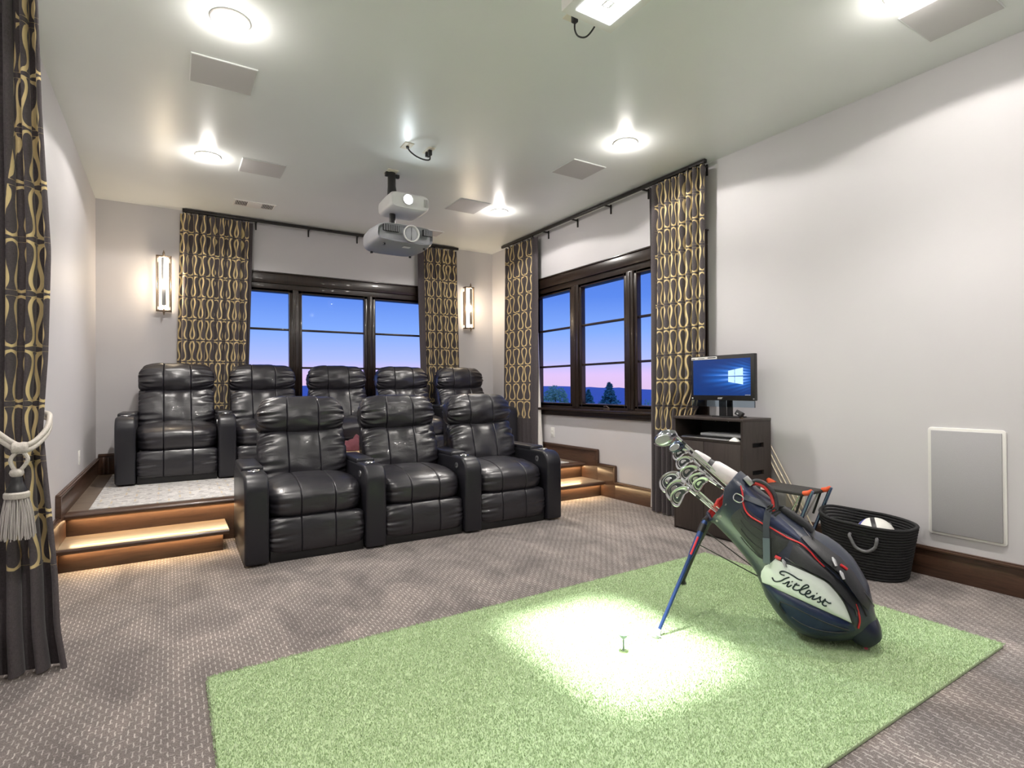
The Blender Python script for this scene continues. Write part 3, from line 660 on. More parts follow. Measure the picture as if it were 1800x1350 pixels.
MB().prism(rrect(1.165, 1.548, .27, .935, .02), 0, XR-.012, XR).obj('rim', MT['white'], ws, bevel=.004)
MT['grille'] = noisy('perforated_grey_grille', (.36, .355, .37), (.46, .455, .47), 420, .55, .25)
MB().box(XR-.022, XR-.011, 1.183, 1.528, .288, .917).obj('grille', MT['grille'], ws, bevel=.003)
def wplate(label, x, y, z, w, h, axis):
    o_ = thing('outlet_plate', label, 'outlet', (x, y, z))
    d = .006 if x < 1 else -.006
    MB().box(min(x, x+d), max(x, x+d), y-w/2, y+w/2, z-h/2, z+h/2).obj('cover', MT['cream' if h > .13 else 'white'], o_, bevel=.002)
    n_ = 2 if w > .1 else 1
    for k in range(n_):
        yc = y+(k-(n_-1)/2)*.055
        for zc in (-.022, .022): MB().box(min(x+d, x+d*1.4), max(x+d, x+d*1.4), yc-.016, yc+.016, z+zc-.014, z+zc+.014).obj('socket', MT['white'], o_, bevel=.002)
wplate('slim white wall plate on the left wall above the stepped baseboard', XL, 5.79, .64, .075, .12, 'l')
wplate('white outlet plate on the right wall beside the far curtain', XR, 5.55, .64, .075, .12, 'r')
wplate('cream double outlet on the right wall behind the folding stool', XR, 2.42, .33, .15, .135, 'r')

# ================================================================ RECLINERS
def cushion(W, H, D, seed, ey=2.6, groove=.010, pleat=.008, endp=5.0, crown=0.0, n=100, seam=.36, vr=.28, taper=None):
    rnd = random.Random(seed); us = set(i/18 for i in range(-18, 19))
    for sd in (-seam, seam):
        for e in (-.05, -.025, -.012, 0, .012, .025, .05): us.add(sd+e)
    for e in (.97, .985, .995): us.add(e); us.add(-e)
    us = sorted(us); rings = []
    for u in us:
        f = max(.01, (1-abs(u)**endp))**(1/2.6); ring = []
        gdepth = groove*max(math.exp(-((u-sd)/.011)**2) for sd in (-seam, seam))
        for k in range(n):
            a = 2*math.pi*k/n; c, s = math.cos(a), math.sin(a)
            q = (abs(c)**ey+abs(s)**ey)**(-1/ey); y, z = q*c, q*s
            wr = pleat*(abs(u)**3)*noise.noise(Vector((a*6.0+seed+1.2*u, u*1.3, seed*.7)))*2.6+pleat*.35*noise.noise(Vector((y*2.2+seed, z*2.2, u*3)))*2
            yy, zz = y*D/2*(.45+.55*f)+c*(wr-gdepth), z*H/2*(1-vr+vr*f)+s*(wr-gdepth)*.8
            if z > 0: zz += crown*(1-u*u)*(1-(y*.9)**2)
            xw = W/2*u
            if taper: xw *= taper(z)
            ring.append((xw, yy, zz))
        rings.append(ring)
    return MB().rings(rings)
def place(m, tilt, loc):
    c, s = math.cos(tilt), math.sin(tilt)
    m.v = [(x+loc[0], y*c+z*s+loc[1], -y*s+z*c+loc[2]) for (x, y, z) in m.v]; return m
AW, PITCH = .155, .8175; XC = AW+(PITCH-AW)/2
def arm(parent, x0, button):
    prof = [(0, .012), (0, .50)]+[(.115-.115*math.cos(R(a)), .505+.115*math.sin(R(a))) for a in range(0, 91, 10)]+[(.70, .622), (.80, .612), (.85, .57), (.86, .50), (.86, .012)]
    m = MB().prism(prof, 0, x0, x0+AW); b = m.obj('armrest', MT['leatherarm'], parent, local=True, bevel=.022, seg=4, angle=60)
    mp = MB().box(x0+.004, x0+AW-.004, .285, .80, .600, .648); mp.obj('arm_pad', MT['leatherarm'], b, local=True, bevel=.018, seg=4, angle=70)
    MB().lathe([(.034, 0), (.041, .001), (.043, .006), (.040, .010), (.036, .008), (.034, -.002)], (x0+AW/2, .19, .620), 28).obj('cup_holder_ring', MT['chrome'], b, local=True)
    MB().lathe([(.0345, .0), (.0345, .004), (.001, .004)], (x0+AW/2, .19, .620), 24).obj('cup_shade_disc', MT['hole'], b, local=True)  # flat black disc, painted shade in place of the cup's depth
    if button:
        o_ = MB().lathe([(.026, 0), (.026, -.005), (.021, -.007), (.001, -.0075)], (x0, .17, .545), 20, 0).obj('control_button', MT['satin'], b, local=True)
        b2 = MB().box(x0-.0085, x0-.007, .168, .172, .531, .559).box(x0-.0085, x0-.007, .156, .184, .543, .547)
        b2.obj('button_cross', MT['black'], b, local=True, smooth=False)
    return b
def make_recliner(name, label, group):
    t = thing(name, label, 'recliner', (0, 0, 0), group=group)
    MB().box(AW+.01, PITCH-.01, .05, .80, .0, .075).obj('base', MT['black'], t, local=True, bevel=.004)
    place(cushion(.652, .262, .135, 1.3, ey=3.2, pleat=.006), R(2), (XC, .085, .178)).obj('footrest', MT['leather'], t, local=True, angle=75)
    place(cushion(.655, .225, .64, 2.1, ey=3.6, pleat=.006, crown=.035), R(-4), (XC, .345, .405)).obj('seat', MT['leather'], t, local=True, angle=75)
    place(cushion(.665, .46, .215, 3.7, ey=2.4, pleat=.019, endp=4.2), R(17), (XC, .655, .655)).obj('backrest', MT['leather'], t, local=True, angle=75)
    place(cushion(.672, .315, .235, 5.9, ey=2.2, pleat=.014, endp=3.6, vr=.55, taper=lambda z: 1-.10*max(0, z)**2), R(14), (XC, .735, .985)).obj('headrest', MT['leather'], t, local=True, angle=75)
    m = MB().prism([(.70, .06), (.64, .40), (.80, 1.03), (.855, 1.05), (.875, .90), (.865, .10), (.84, .05)], 0, AW+.03, PITCH-.03)
    m.obj('back_shell', MT['leatherarm'], t, local=True, bevel=.02, seg=3, angle=60)
    return t
fl = ['black leather recliner, leftmost of the three in the front row', 'black leather recliner, middle one of the three in the front row', 'black leather recliner, rightmost of the three in the front row']
bl = ['black leather recliner at the left end of the raised back row', 'black leather recliner second from the left in the raised back row', 'black leather recliner in the middle of the raised back row',
      'black leather recliner fourth from the left in the raised back row', 'black leather recliner at the right end of the raised back row']
proto = make_recliner('recliner', fl[0], 'front row recliners'); allc = []
for row, labs, (ox, oy, oz), rz in (('front row recliners', fl, (.418, 4.045, 0), -.016), ('back row recliners', bl, (-.42, 5.985, .3375), 0)):
    for i, lb in enumerate(labs):
        c = proto if not allc else dup(proto)
        c['label'] = lb; c['group'] = row; c.rotation_euler = (0, 0, rz)
        c.location = (ox+PITCH*i*math.cos(rz), oy+PITCH*i*math.sin(rz), oz); allc.append(c)
aL = []
for i, c in enumerate(allc):
    first = i in (0, 3); key = 'n' if first else 'b'
    arm_o = [a for a in aL if a[0] == key]
    if arm_o: dup(arm_o[0][1], c)
    else: aL.append((key, arm(c, 0, not first)))
    if i in (2, 7):
        e = [a for a in aL if a[0] == 'e']
        if e: dup(e[0][1], c)
        else: aL.append(('e', arm(c, PITCH, True)))

# ================================================================ CABINET AND COMPUTER
CX0, CX1, CY0, CY1, CZ = 3.65, 4.0, 2.58, 3.25, .948
cb = thing('media_cabinet', 'dark espresso cabinet with open shelf and two doors by the right wall', 'cabinet', ((CX0+CX1)/2, (CY0+CY1)/2, 0))
MB().box(CX0-.006, CX1, CY0-.004, CY1+.004, CZ-.02, CZ).obj('top_panel', MT['rack'], cb, bevel=.002)
m = MB()       # near side panel with three hand slots
sl = [(.30, .335), (.515, .55), (.725, .762)]; zs = [0]+[z for p in sl for z in p]+[CZ-.02]
for i in range(0, len(zs)-1): 
    if i % 2 == 0: m.box(CX0, CX1, CY0, CY0+.02, zs[i], zs[i+1])
    else: m.box(CX0, 3.765, CY0, CY0+.02, zs[i], zs[i+1]).box(3.905, CX1, CY0, CY0+.02, zs[i], zs[i+1])
m.obj('side_panel', MT['rack'], cb, smooth=False)
MB().box(3.75, 3.92, CY0+.021, CY0+.03, .28, .78).obj('slot_backing', MT['hole'], cb, smooth=False)
MB().box(CX0, CX1, CY1-.02, CY1, 0, CZ-.02).obj('side_panel', MT['rack'], cb, bevel=.001)
MB().box(CX1-.012, CX1, CY0+.02, CY1-.02, .05, CZ-.02).obj('back_panel', MT['hole'], cb, smooth=False)
MB().box(CX0+.004, CX1-.012, CY0+.02, CY1-.02, .755, .775).obj('shelf', MT['rack'], cb, bevel=.001)
MB().box(CX0+.02, CX1-.012, CY0+.02, CY1-.02, .0, .06).obj('plinth', MT['rack'], cb, bevel=.001)
for (a, b_) in ((CY0+.021, 2.938), (2.942, CY1-.021)): MB().box(CX0-.002, CX0+.016, a, b_, .015, .753).obj('door', MT['rack'], cb, bevel=.002)
for yy in (2.66, 2.80, 2.95, 3.08): MB().cyl((CX1-.014, yy, .90), (CX1-.02, yy, .90), .004, 8).obj('shelf_pin', MT['chrome'], cb)
tag(MB().box(3.71, 3.95, 2.61, 3.02, .797, .82).obj('laptop', mat('silver_grey_lid', (.55, .56, .58), .4), bevel=.006), 'closed silver laptop at the back of the cabinet shelf', 'laptop')
bk = tag(MB().box(3.75, 3.93, 2.63, 3.0, .7752, .7968).obj('book', mat('dark_book', (.02, .03, .05), .5), bevel=.003), 'dark book lying under the laptop on the cabinet shelf', 'book')
kb = thing('keyboard', 'black keyboard with a pale front edge on the cabinet shelf', 'keyboard', (3.69, 2.93, .775))
MB().box(3.645, 3.74, 2.72, 3.16, .7752, .787).obj('tray', MT['satin'], kb, bevel=.003)
MB().box(3.655, 3.738, 2.725, 3.155, .787, .790).obj('deck', MT['black'], kb, bevel=.001)
m = MB()
for i in range(4):
    for j in range(22): m.box(3.658+i*.0195, 3.674+i*.0195, 2.729+j*.0193, 2.745+j*.0193, .790, .7945)
tag(m.obj('keys', MT['black'], kb, smooth=False), kind='stuff')
mo = MB(); rings = []
for k in range(9):
    f = k/8; w = .030*math.sqrt(max(.02, 1-(2*f-1)**4)); h = .030*math.sin(math.pi*min(.95, max(.08, f)))
    rings.append([(3.648+.03*(1-math.cos(a))*0+w*math.cos(a)+.03, 2.625+f*.09, .7755+max(0, h*math.sin(a))) for a in [math.pi*i/10 for i in range(11)]])
tag(mo.rings(rings, True).obj('computer_mouse', MT['white']), 'small white computer mouse at the near end of the cabinet shelf', 'mouse')

scr = thing('computer', 'black desktop monitor with a blue desktop picture on the cabinet', 'computer', (3.80, 2.87, CZ))
MB().box(3.775, 3.815, 2.565, 3.165, 1.085, 1.45).obj('bezel', MT['black'], scr, bevel=.006)
ms = bpy.data.materials.new('screen_picture'); ms.use_nodes = True; g = G(ms); g.b.inputs['Base Color'].default_value = (0, 0, 0, 1); g.b.inputs['Roughness'].default_value = .25
tc = g.n('ShaderNodeTexCoord'); sx = g.n('ShaderNodeSeparateXYZ'); g.l(tc.outputs['UV'], sx.inputs[0]); u, vv = sx.outputs[0], sx.outputs[1]
ce = g.m('DIVIDE', g.m('SUBTRACT', vv, .52), g.m('ADD', .16, g.m('MULTIPLY', u, .10)))
cone = g.m('POWER', 2.718, g.m('MULTIPLY', g.m('MULTIPLY', ce, ce), -1.0))
ang = g.m('DIVIDE', g.m('SUBTRACT', vv, .52), g.m('SUBTRACT', 1.5, u))
st_ = g.m('ADD', .55, g.m('MULTIPLY', g.m('SINE', g.m('MULTIPLY', ang, 46)), .30))
slit = g.m('SUBTRACT', 1.0, g.m('MULTIPLY', g.m('LESS_THAN', g.m('ABSOLUTE', g.m('SUBTRACT', vv, .52)), .012), .7))
fade = g.n('ShaderNodeMapRange'); g.l(u, fade.inputs[0]); fade.inputs[1].default_value = .10; fade.inputs[2].default_value = .82
fade2 = g.n('ShaderNodeMapRange'); g.l(u, fade2.inputs[0]); fade2.inputs[1].default_value = .88; fade2.inputs[2].default_value = 1.0; fade2.inputs[3].default_value = 1; fade2.inputs[4].default_value = .25
f = g.m('MULTIPLY', g.m('MULTIPLY', g.m('MULTIPLY', cone, st_), g.m('POWER', fade.outputs[0], 1.3)), g.m('MULTIPLY', slit, fade2.outputs[0]))
colr = g.ramp(f, [(0, (.003, .030, .16)), (.25, (.01, .11, .46)), (.7, (.22, .42, .95)), (1, (.7, .85, 1))])
g.l(colr, g.b.inputs['Emission Color']); g.b.inputs['Emission Strength'].default_value = 1.0
def uvquad(name, m_, parent, x, y0, y1, z0, z1, pts=None):
    b = MB(); b.uv = []
    P = pts or [(0, 0), (1, 0), (1, 1), (0, 1)]; d = .0012
    b.add([(x, y1+(y0-y1)*p, z0+(z1-z0)*q) for p, q in P]+[(x+d, y1+(y0-y1)*p, z0+(z1-z0)*q) for p, q in P], [(0, 1, 2, 3), (4, 5, 6, 7), (0, 1, 5, 4), (1, 2, 6, 5), (2, 3, 7, 6), (3, 0, 4, 7)])
    b.uv = list(P)+list(P); return b.obj(name, m_, parent, smooth=False)
so_ = uvquad('screen', ms, scr, 3.7735, 2.597, 3.138, 1.125, 1.418)
mlogo = mat('screen_window_light', (0, 0, 0), .3, emit=(.55, .80, 1), estr=.95)
def wp_(f, e): # perspective window: f 0..1 left to right, e -1..1
    uu = .635+.245*f; h = .155+.075*f; return (uu, .52+h*e)
for (f0, f1) in ((0, .42), (.46, 1)):
    for (e0, e1) in ((-.97, -.06), (.06, .97)):
        uvquad('window_pane_light', mlogo, so_, 3.7722, 2.597, 3.138, 1.125, 1.418, [wp_(f0, e0), wp_(f1, e0), wp_(f1, e1), wp_(f0, e1)])
MB().box(3.7725, 3.7735, 2.600, 2.645, 1.128, 1.131).obj('screen_caption', MT['white'], so_, smooth=False)
ps = MB().box(3.772, 3.776, 2.90, 3.155, 1.421, 1.442).obj('sticker_strip', MT['white'], scr, smooth=False)
MB().box(3.7714, 3.7722, 3.12, 3.15, 1.426, 1.431).box(3.7714, 3.7722, 3.02, 3.085, 1.427, 1.432).box(3.7714, 3.7722, 2.91, 2.99, 1.429, 1.436).obj('sticker_print', MT['black'], ps, smooth=False)
MB().box(3.7735, 3.7755, 3.142, 3.154, 1.095, 1.105).obj('status_sticker', MT['white'], scr, smooth=False)
MB().cyl((3.776, 2.572, 1.10), (3.772, 2.572, 1.10), .006, 12).obj('power_button', MT['chrome'], scr)
fc = bpy.data.curves.new('maker_lettering', 'FONT'); fc.body = 'acer'; fc.size = .026; fc.extrude = .0004; fc.align_x = 'CENTER'; fc.shear = .2
fo = bpy.data.objects.new('lettering', fc); COL.objects.link(fo); fo.parent = scr
fc.materials.append(MT['white']); bpy.context.view_layer.update(); me_ = bpy.data.meshes.new_from_object(fo); bpy.data.objects.remove(fo); fo = bpy.data.objects.new('lettering', me_); COL.objects.link(fo); fo.parent = scr
fo.matrix_local = Matrix.Translation((3.7742-3.80, 2.875-2.87, 1.096-CZ)) @ Matrix(((0, 0, -1), (-1, 0, 0), (0, 1, 0))).to_4x4()
clear = bpy.data.materials.new('clear_acrylic'); clear.use_nodes = True; b0 = clear.node_tree.nodes['Principled BSDF']
b0.inputs['Transmission Weight'].default_value = 1; b0.inputs['Roughness'].default_value = .03; b0.inputs['IOR'].default_value = 1.2; b0.inputs['Base Color'].default_value = (.62, .76, .88, 1)
MB().box(3.785, 3.80, 2.575, 3.165, 1.032, 1.084).obj('acrylic_foot', clear, scr, bevel=.002)
MB().box(3.80, 3.812, 2.78, 2.83, .955, 1.14).box(3.795, 3.80, 2.83, 2.90, .956, 1.085).obj('stand_post', MT['black'], scr, bevel=.003)
MB().box(3.76, 3.93, 2.74, 2.95, CZ, CZ+.009).obj('stand_base', MT['black'], scr, bevel=.004)
wc = thing('webcam', 'small black tilted webcam on the cabinet top beside the monitor', 'webcam', (3.73, 2.665, CZ))
m = MB().box(-.018, .018, -.030, .030, -.018, .022); Rm = Matrix.Rotation(R(24), 3, 'X') @ Matrix.Rotation(R(15), 3, 'Y')
m.v = [tuple(Rm @ Vector(p)+Vector((0, 0, .036))) for p in m.v]; m.obj('body', MT['black'], wc, local=True, bevel=.005)
MB().lathe([(.011, -.018), (.010, -.022), (.001, -.023)], (0, .005, .036), 14, 0).obj('lens', MT['chrome'], wc, local=True)
MB().lathe([(.016, 0), (.016, .006), (.006, .012), (.006, .018)], (.0, -.018, 0), 12).obj('foot', MT['bronze'], wc, local=True)

# leaning rods, stool, basket, ball
for k, (dy, r_, lb) in enumerate([(0, .008, 'pale metal rod behind the cabinet, highest of the three leaning ones'), (-.035, .0075, 'pale metal rod behind the cabinet, middle one of the three leaning'), (-.075, .006, 'pale metal rod behind the cabinet, lowest of the three leaning ones')]):
    q = thing('metal_rod', lb, 'rod', (4.0, 2.24+dy, .0), group='leaning metal rods')
    a0, a1 = Vector((4.005-.0*k, 2.245+dy, .006)), Vector((4.03, 2.80+dy, .94))
    MB().tube([a0+(a1-a0)*.03, a1], r_, 10).obj('tube', mat('brushed_pale_metal', (.70, .62, .48), .35, .7) if k == 0 else bpy.data.materials['brushed_pale_metal'], q)
    MB().tube([a0, a0+(a1-a0)*.04], r_+.003, 10).obj('end_cap', MT['black'], q)
sto = thing('folding_stool', 'folding stool with black seat, orange corner joints and steel legs', 'stool', (3.73, 2.21, 0))
MB().box(3.60, 3.86, 2.025, 2.40, .455, .478).obj('seat', noisy('black_webbing', (.02, .02, .02), (.05, .048, .045), 120, .7, .3), sto, bevel=.008)
MB().box(3.598, 3.6005, 2.26, 2.34, .457, .476).obj('seat_label', MT['white'], sto, smooth=False)
orange = mat('orange_plastic', (.80, .12, .04), .4)
bluest = mat('blue_anodised_tube', (.22, .30, .50), .25, .9)
for x in (3.615, 3.845):
    MB().tube([(x, 1.975, .50), (x-.01, 2.16, .012)], .012, 10).obj('leg', bluest, sto)
    MB().tube([(x, 2.44, .49), (x-.01, 2.26, .012)], .012, 10).obj('leg', bluest, sto)
    MB().tube([(x+.02, 2.07, .455), (x+.02, 2.20, .20)], .005, 8).obj('strut', MT['chrome'], sto)
    MB().tube([(x+.01, 2.05, .46), (x+.0, 2.10, .30)], .008, 8).obj('brace', MT['black'], sto)
    MB().tube([(x, 2.035, .474), (x, 2.0, .482), (x, 1.978, .50)], [.016, .018, .013], 10).obj('corner_joint', orange, sto)
    MB().tube([(x, 2.385, .466), (x, 2.42, .47), (x, 2.445, .495)], [.020, .028, .014], 10).obj('corner_joint', orange, sto)
MB().tube([(3.605, 2.155, .03), (3.835, 2.155, .03)], .009, 8).obj('foot_bar', MT['satin'], sto)
MB().tube([(3.605, 2.265, .03), (3.835, 2.265, .03)], .009, 8).obj('foot_bar', MT['satin'], sto)
sto.location.y += .065

bcx, bcy = 3.815, 1.80
rope = noisy('black_cotton_rope', (.006, .006, .007), (.022, .022, .024), 160, .85, .7, (1, 1, 3))
bs = thing('rope_basket', 'oval black rope basket with a ball inside, against the right wall', 'basket', (bcx, bcy, 0))
def oval(z, k, dz=0):
    f = z/.34; rx, ry = .168+.046*f, .212+.050*f; out = []
    for i in range(64):
        a = 2*math.pi*i/64; c, s_ = math.cos(a), math.sin(a); q = (abs(c)**2.4+abs(s_)**2.4)**(-1/2.4)
        out.append((min(bcx+(rx+k)*q*c, XR-.023), bcy+(ry+k)*q*s_, z*(1+.10*f*(max(0, s_)**3)-.05*f*max(0, -s_))+dz))
    return out
NR = 19
for k in range(NR):
    z = .012+k*(.338-.012)/(NR-1); rr_ = .0095
    rings = [oval(z, .011*math.cos(2*math.pi*j/8), rr_*math.sin(2*math.pi*j/8)) for j in range(8)]
    m = MB(); n_ = 64; vs = [p for r_ in rings for p in r_]
    m.add(vs, [(j*n_+i, j*n_+(i+1) % n_, ((j+1) % 8)*n_+(i+1) % n_, ((j+1) % 8)*n_+i) for j in range(8) for i in range(n_)])
    m.obj('rope_coil', rope, bs)
MB().rings([oval(.004, -.004), oval(.016, -.004)]).obj('bottom', rope, bs)
hrope = noisy('grey_black_handle_rope', (.05, .05, .055), (.22, .22, .23), 90, .7, .6)
def hpt(a, z, k):
    f = z/.34; c, s_ = math.cos(a), math.sin(a); q = (abs(c)**2.4+abs(s_)**2.4)**(-1/2.4); return (bcx+(.168+.046*f+k)*q*c, bcy+(.212+.050*f+k)*q*s_, z)
hp = [hpt(R(180+32), .27, .005), hpt(R(180+31.5), .262, .026), hpt(R(180+29), .215, .032), hpt(R(180+20), .185, .032), hpt(R(180+9), .20, .032), hpt(R(180+3), .25, .030), hpt(R(180+1), .268, .022), hpt(R(180+1), .275, .004)]
MB().tube(smoothline(hp, 8), .0095, 10).obj('handle', hrope, bs)
for sa in (12, -12): MB().tube([hpt(R(sa), .285, -.012), hpt(R(sa), .28, -.03), hpt(R(sa*1.3), .27, -.032)], [.014, .016, .012], 8).obj('handle_knot', hrope, bs)
bm_ = mat('panelled_ball', (.8, .8, .8), .4); g = G(bm_); co = g.coord('Object'); sx = g.n('ShaderNodeSeparateXYZ'); g.l(co, sx.inputs[0])
d1 = g.m('ABSOLUTE', g.m('SUBTRACT', g.m('MULTIPLY', sx.outputs[1], .9), g.m('ADD', g.m('MULTIPLY', sx.outputs[0], .42), g.m('MULTIPLY', g.m('MULTIPLY', sx.outputs[2], sx.outputs[2]), 1.5)))); blk = g.m('LESS_THAN', d1, .013)
d2 = g.m('ABSOLUTE', g.m('SUBTRACT', g.m('ADD', sx.outputs[1], g.m('MULTIPLY', sx.outputs[2], .25)), .085)); blu = g.m('LESS_THAN', d2, .010)
c_ = g.mix(blu, (.74, .73, .70), (.05, .06, .35)); g.col(g.mix(blk, c_, (.015, .015, .018)))
bo = MB().lathe([(.112*math.sin(math.pi*k/18)+.0002, -.112*math.cos(math.pi*k/18)) for k in range(19)], (0, 0, 0), 32).obj('ball', bm_)
bo.location = (3.83, 1.755, .238); tag(bo, 'white ball with black and blue bands lying in the rope basket', 'ball')

# ================================================================ PUTTING MAT, TEE
MX0, MX1, MY0, MY1, MZ = .12, 3.235, .945, 2.60, .014
mt = thing('putting_mat', 'large green artificial turf mat on the carpet', 'mat', ((MX0+MX1)/2, (MY0+MY1)/2, 0))
pl_ = []
for (cx_, cy_, a0) in ((MX1-.03, MY1-.03, 0), (MX0+.04, MY1-.04, 90), (MX0+.03, MY0+.03, 180), (MX1-.03, MY0+.03, 270)):
    pl_ += [(cx_+.03*math.cos(R(a0+15*k)), cy_+.03*math.sin(R(a0+15*k))) for k in range(7)]
MB().prism(pl_, 2, .0005, MZ).obj('backing', MT['turf'], mt, bevel=.003)
turfm = mat('turf_blade', (.25, .4, .15), .8, spec=.2); g = G(turfm); oi = g.n('ShaderNodeNewGeometry')
cc = g.ramp(oi.outputs['Random Per Island'], [(0, (.38, .49, .28)), (.45, (.44, .56, .34)), (.85, (.53, .65, .43)), (1, (.72, .80, .63))])
g.col(cc)
rnd = random.Random(2); vs = []; fs = []; NB = 300000
rr1 = rnd.random
for k in range(NB):
    x = MX0+(MX1-MX0)*rr1(); y = MY0+(MY1-MY0)*rr1()
    if (x < MX0+.03 and y > MY1-.03) and math.hypot(x-MX0-.03, y-MY1+.03) > .03: continue
    a = 6.283*rr1(); c, s_ = math.cos(a)*.0022, math.sin(a)*.0022; h = .004+.005*rr1(); lx, ly = (rr1()-.5)*.010, (rr1()-.5)*.010
    b0 = len(vs); vs += [(x-c, y-s_, MZ-.002), (x+c, y+s_, MZ-.002), (x+lx, y+ly, MZ+h)]; fs.append((b0, b0+1, b0+2))
off = mt.location; me = bpy.data.meshes.new('turf_pile'); me.from_pydata([(v_[0]-off.x, v_[1]-off.y, v_[2]) for v_ in vs], [], fs); me.materials.append(turfm)
o_ = bpy.data.objects.new('turf_pile', me); COL.objects.link(o_); o_.parent = mt; o_['kind'] = 'stuff'
MT['teerub'] = mat('pale_rubber', (.15, .19, .19), .6)
te = thing('golf_tee', 'white rubber golf tee standing in the lit patch of the mat', 'tee', (1.725, 1.835, MZ))
MB().lathe([(.006, 0), (.0042, .004), (.0036, .052), (.005, .056)], (1.725, 1.835, MZ), 12).obj('stem', MT['teerub'], te)
MB().lathe([(.004, .054), (.013, .061), (.0205, .072), (.0225, .077), (.0205, .077), (.012, .067), (.001, .063)], (1.725, 1.835, MZ), 24).obj('cup', MT['teerub'], te)

# cushion and towel behind the front row
pf = thing('floor_cushion', 'tan floor cushion on the platform between the two recliner rows', 'cushion', (1.62, 5.52, .337))
m = cushion(.56, .24, .40, 8.2, ey=3.0, groove=0, pleat=.006); place(m, 0, (1.62, 5.52, .455)).obj('cover', noisy('tan_canvas', (.52, .36, .20), (.60, .43, .25), 60, .8, .2), pf)
MB().tube(smoothline([(1.345, 5.33, .455), (1.62, 5.315, .455), (1.895, 5.33, .455)], 6), .006, 8).obj('piping', bpy.data.materials['tan_canvas'], pf)
tw = MB(); rows = []
for j in range(25):
    f = j/24; row = []
    for i in range(33):
        h = i/32; x = 1.44+.34*h; y = 5.50+.20*f+.02*noise.noise(Vector((h*4, f*3, 1)))
        env = (max(0, math.sin(math.pi*h))*max(0, math.sin(math.pi*f)))**.45; z = .578+env*(.075+.075*(.5+noise.noise(Vector((h*4.5, f*3.2, 5)))))
        if j in (0, 24) or i in (0, 32): z = .580
        row.append((x+.02*noise.noise(Vector((h*3, f*6, 9))), y, z))
    rows.append(row)
tw.rings(rows, False, False, False); tw.add([(1.45, 5.51, .577), (1.77, 5.51, .577), (1.77, 5.69, .577), (1.45, 5.69, .577)], [(0, 1, 2, 3)])
tag(tw.obj('towel', noisy('burgundy_towelling', (.10, .025, .035), (.19, .06, .075), 120, .95, .5)), 'crumpled burgundy towel lying on the tan floor cushion', 'towel')

# ================================================================ GOLF BAG (axis a, underside n, far side s)
BO = Vector((2.62, 1.38, .08)); BA = Vector((-.30378, .59620, .74314)); BN = Vector((-.33738, .66215, -.66913)); BS = Vector((.89101, .45399, 0))
def Wp(t, n, s): return BO+BA*t+BN*n+BS*s
TAB = [(-.06, -.01, -.165, .085), (-.02, .065, -.19, .12), (.02, .108, -.215, .145), (.07, .145, -.245, .16), (.13, .162, -.262, .165), (.19, .163, -.275, .165), (.265, .152, -.27, .16), (.32, .13, -.255, .15), (.38, .11, -.225, .14), (.46, .102, -.205, .13), (.56, .10, -.185, .125), (.66, .108, -.165, .125), (.76, .115, -.155, .13)]
def bprof(t):
    if t <= TAB[0][0]: return TAB[0][1:]
    for a, b in zip(TAB, TAB[1:]):
        if t <= b[0]:
            f = (t-a[0])/(b[0]-a[0]); return tuple(a[i]+(b[i]-a[i])*f for i in (1, 2, 3))
    return TAB[-1][1:]
def bsurf(t, n):
    lo, hi, w = bprof(t); c, h = (lo+hi)/2, (lo-hi)/2; q = min(1, abs((n-c)/h)); return w*(1-q**2.4)**(1/2.4)
def on(t, n, lift=0): return Wp(t, n, -(bsurf(t, n)+lift))
navy = noisy('navy_nylon', (.010, .016, .034), (.022, .032, .058), 120, .30, .12, spec=.8)
blackn = noisy('black_nylon', (.010, .011, .014), (.026, .027, .032), 140, .5, .2, spec=.55)
bluen = noisy('royal_navy_panel', (.006, .014, .052), (.010, .022, .078), 60, .4, .05)
meshm = noisy('black_pocket_mesh', (.008, .009, .010), (.06, .065, .065), 330, .6, .4)
whitep = noisy('white_vinyl', (.74, .78, .78), (.80, .84, .84), 30, .4, .03)
redp = mat('red_piping', (.62, .03, .04), .45); redl = noisy('red_lining', (.42, .02, .02), (.60, .05, .04), 40, .6, .2)
greyp = mat('grey_webbing', (.045, .055, .07), .55)
bag = thing('golf_bag', 'navy and white stand bag full of golf clubs leaning on the green mat', 'golf bag', (2.68, 1.29, MZ))
rings = []; N = 48
ts = [-.058+.0*k for k in range(1)]+[-.04+k*.02 for k in range(38)]
def ring(t, ins=0.0, n=N, drop=0.0):
    lo, hi, w = bprof(t); c, h = (lo+hi)/2, (lo-hi)/2-ins; w -= ins; out = []
    for k in range(n):
        a = 2*math.pi*k/n; cs, sn = math.cos(a), math.sin(a); q = (abs(cs)**2.4+abs(sn)**2.4)**(-1/2.4)
        nn = c+h*q*cs; tt = t-.22*(nn+.02)*max(0, min(1, (t-.5)/.2))-drop*max(0, min(1, (nn+.07)/.08))*max(0, -sn)**.6; out.append(Wp(tt, nn, w*q*sn))
    return out
MB().rings([ring(t) for t in ts if t <= .70]+[ring(.70)], cap1=False).obj('body', navy, bag)
MB().rings([ring(.695, -.004), ring(.715, -.006), ring(.735, -.006, drop=.035), ring(.752, -.005, drop=.055), ring(.756, .004, drop=.057), ring(.748, .010, drop=.055), ring(.68, .012)], True, False, False).obj('collar', navy, bag)
MB().rings([ring(.742, .0125, drop=.052), ring(.66, .014), ring(.60, .016)], True, False, True).obj('red_lining', redl, bag)
for nn_ in (-.06, .02):
    MB().tube([Wp(.735-.22*nn_, nn_, -.115), Wp(.745-.22*nn_, nn_, 0), Wp(.735-.22*nn_, nn_, .115)], .007, 8).obj('divider_bar', redl, bag)
MB().tube([Wp(.75, -.14, 0), Wp(.74, -.02, 0), Wp(.72, .10, 0)], .007, 8).obj('divider_bar', redl, bag)
br = []
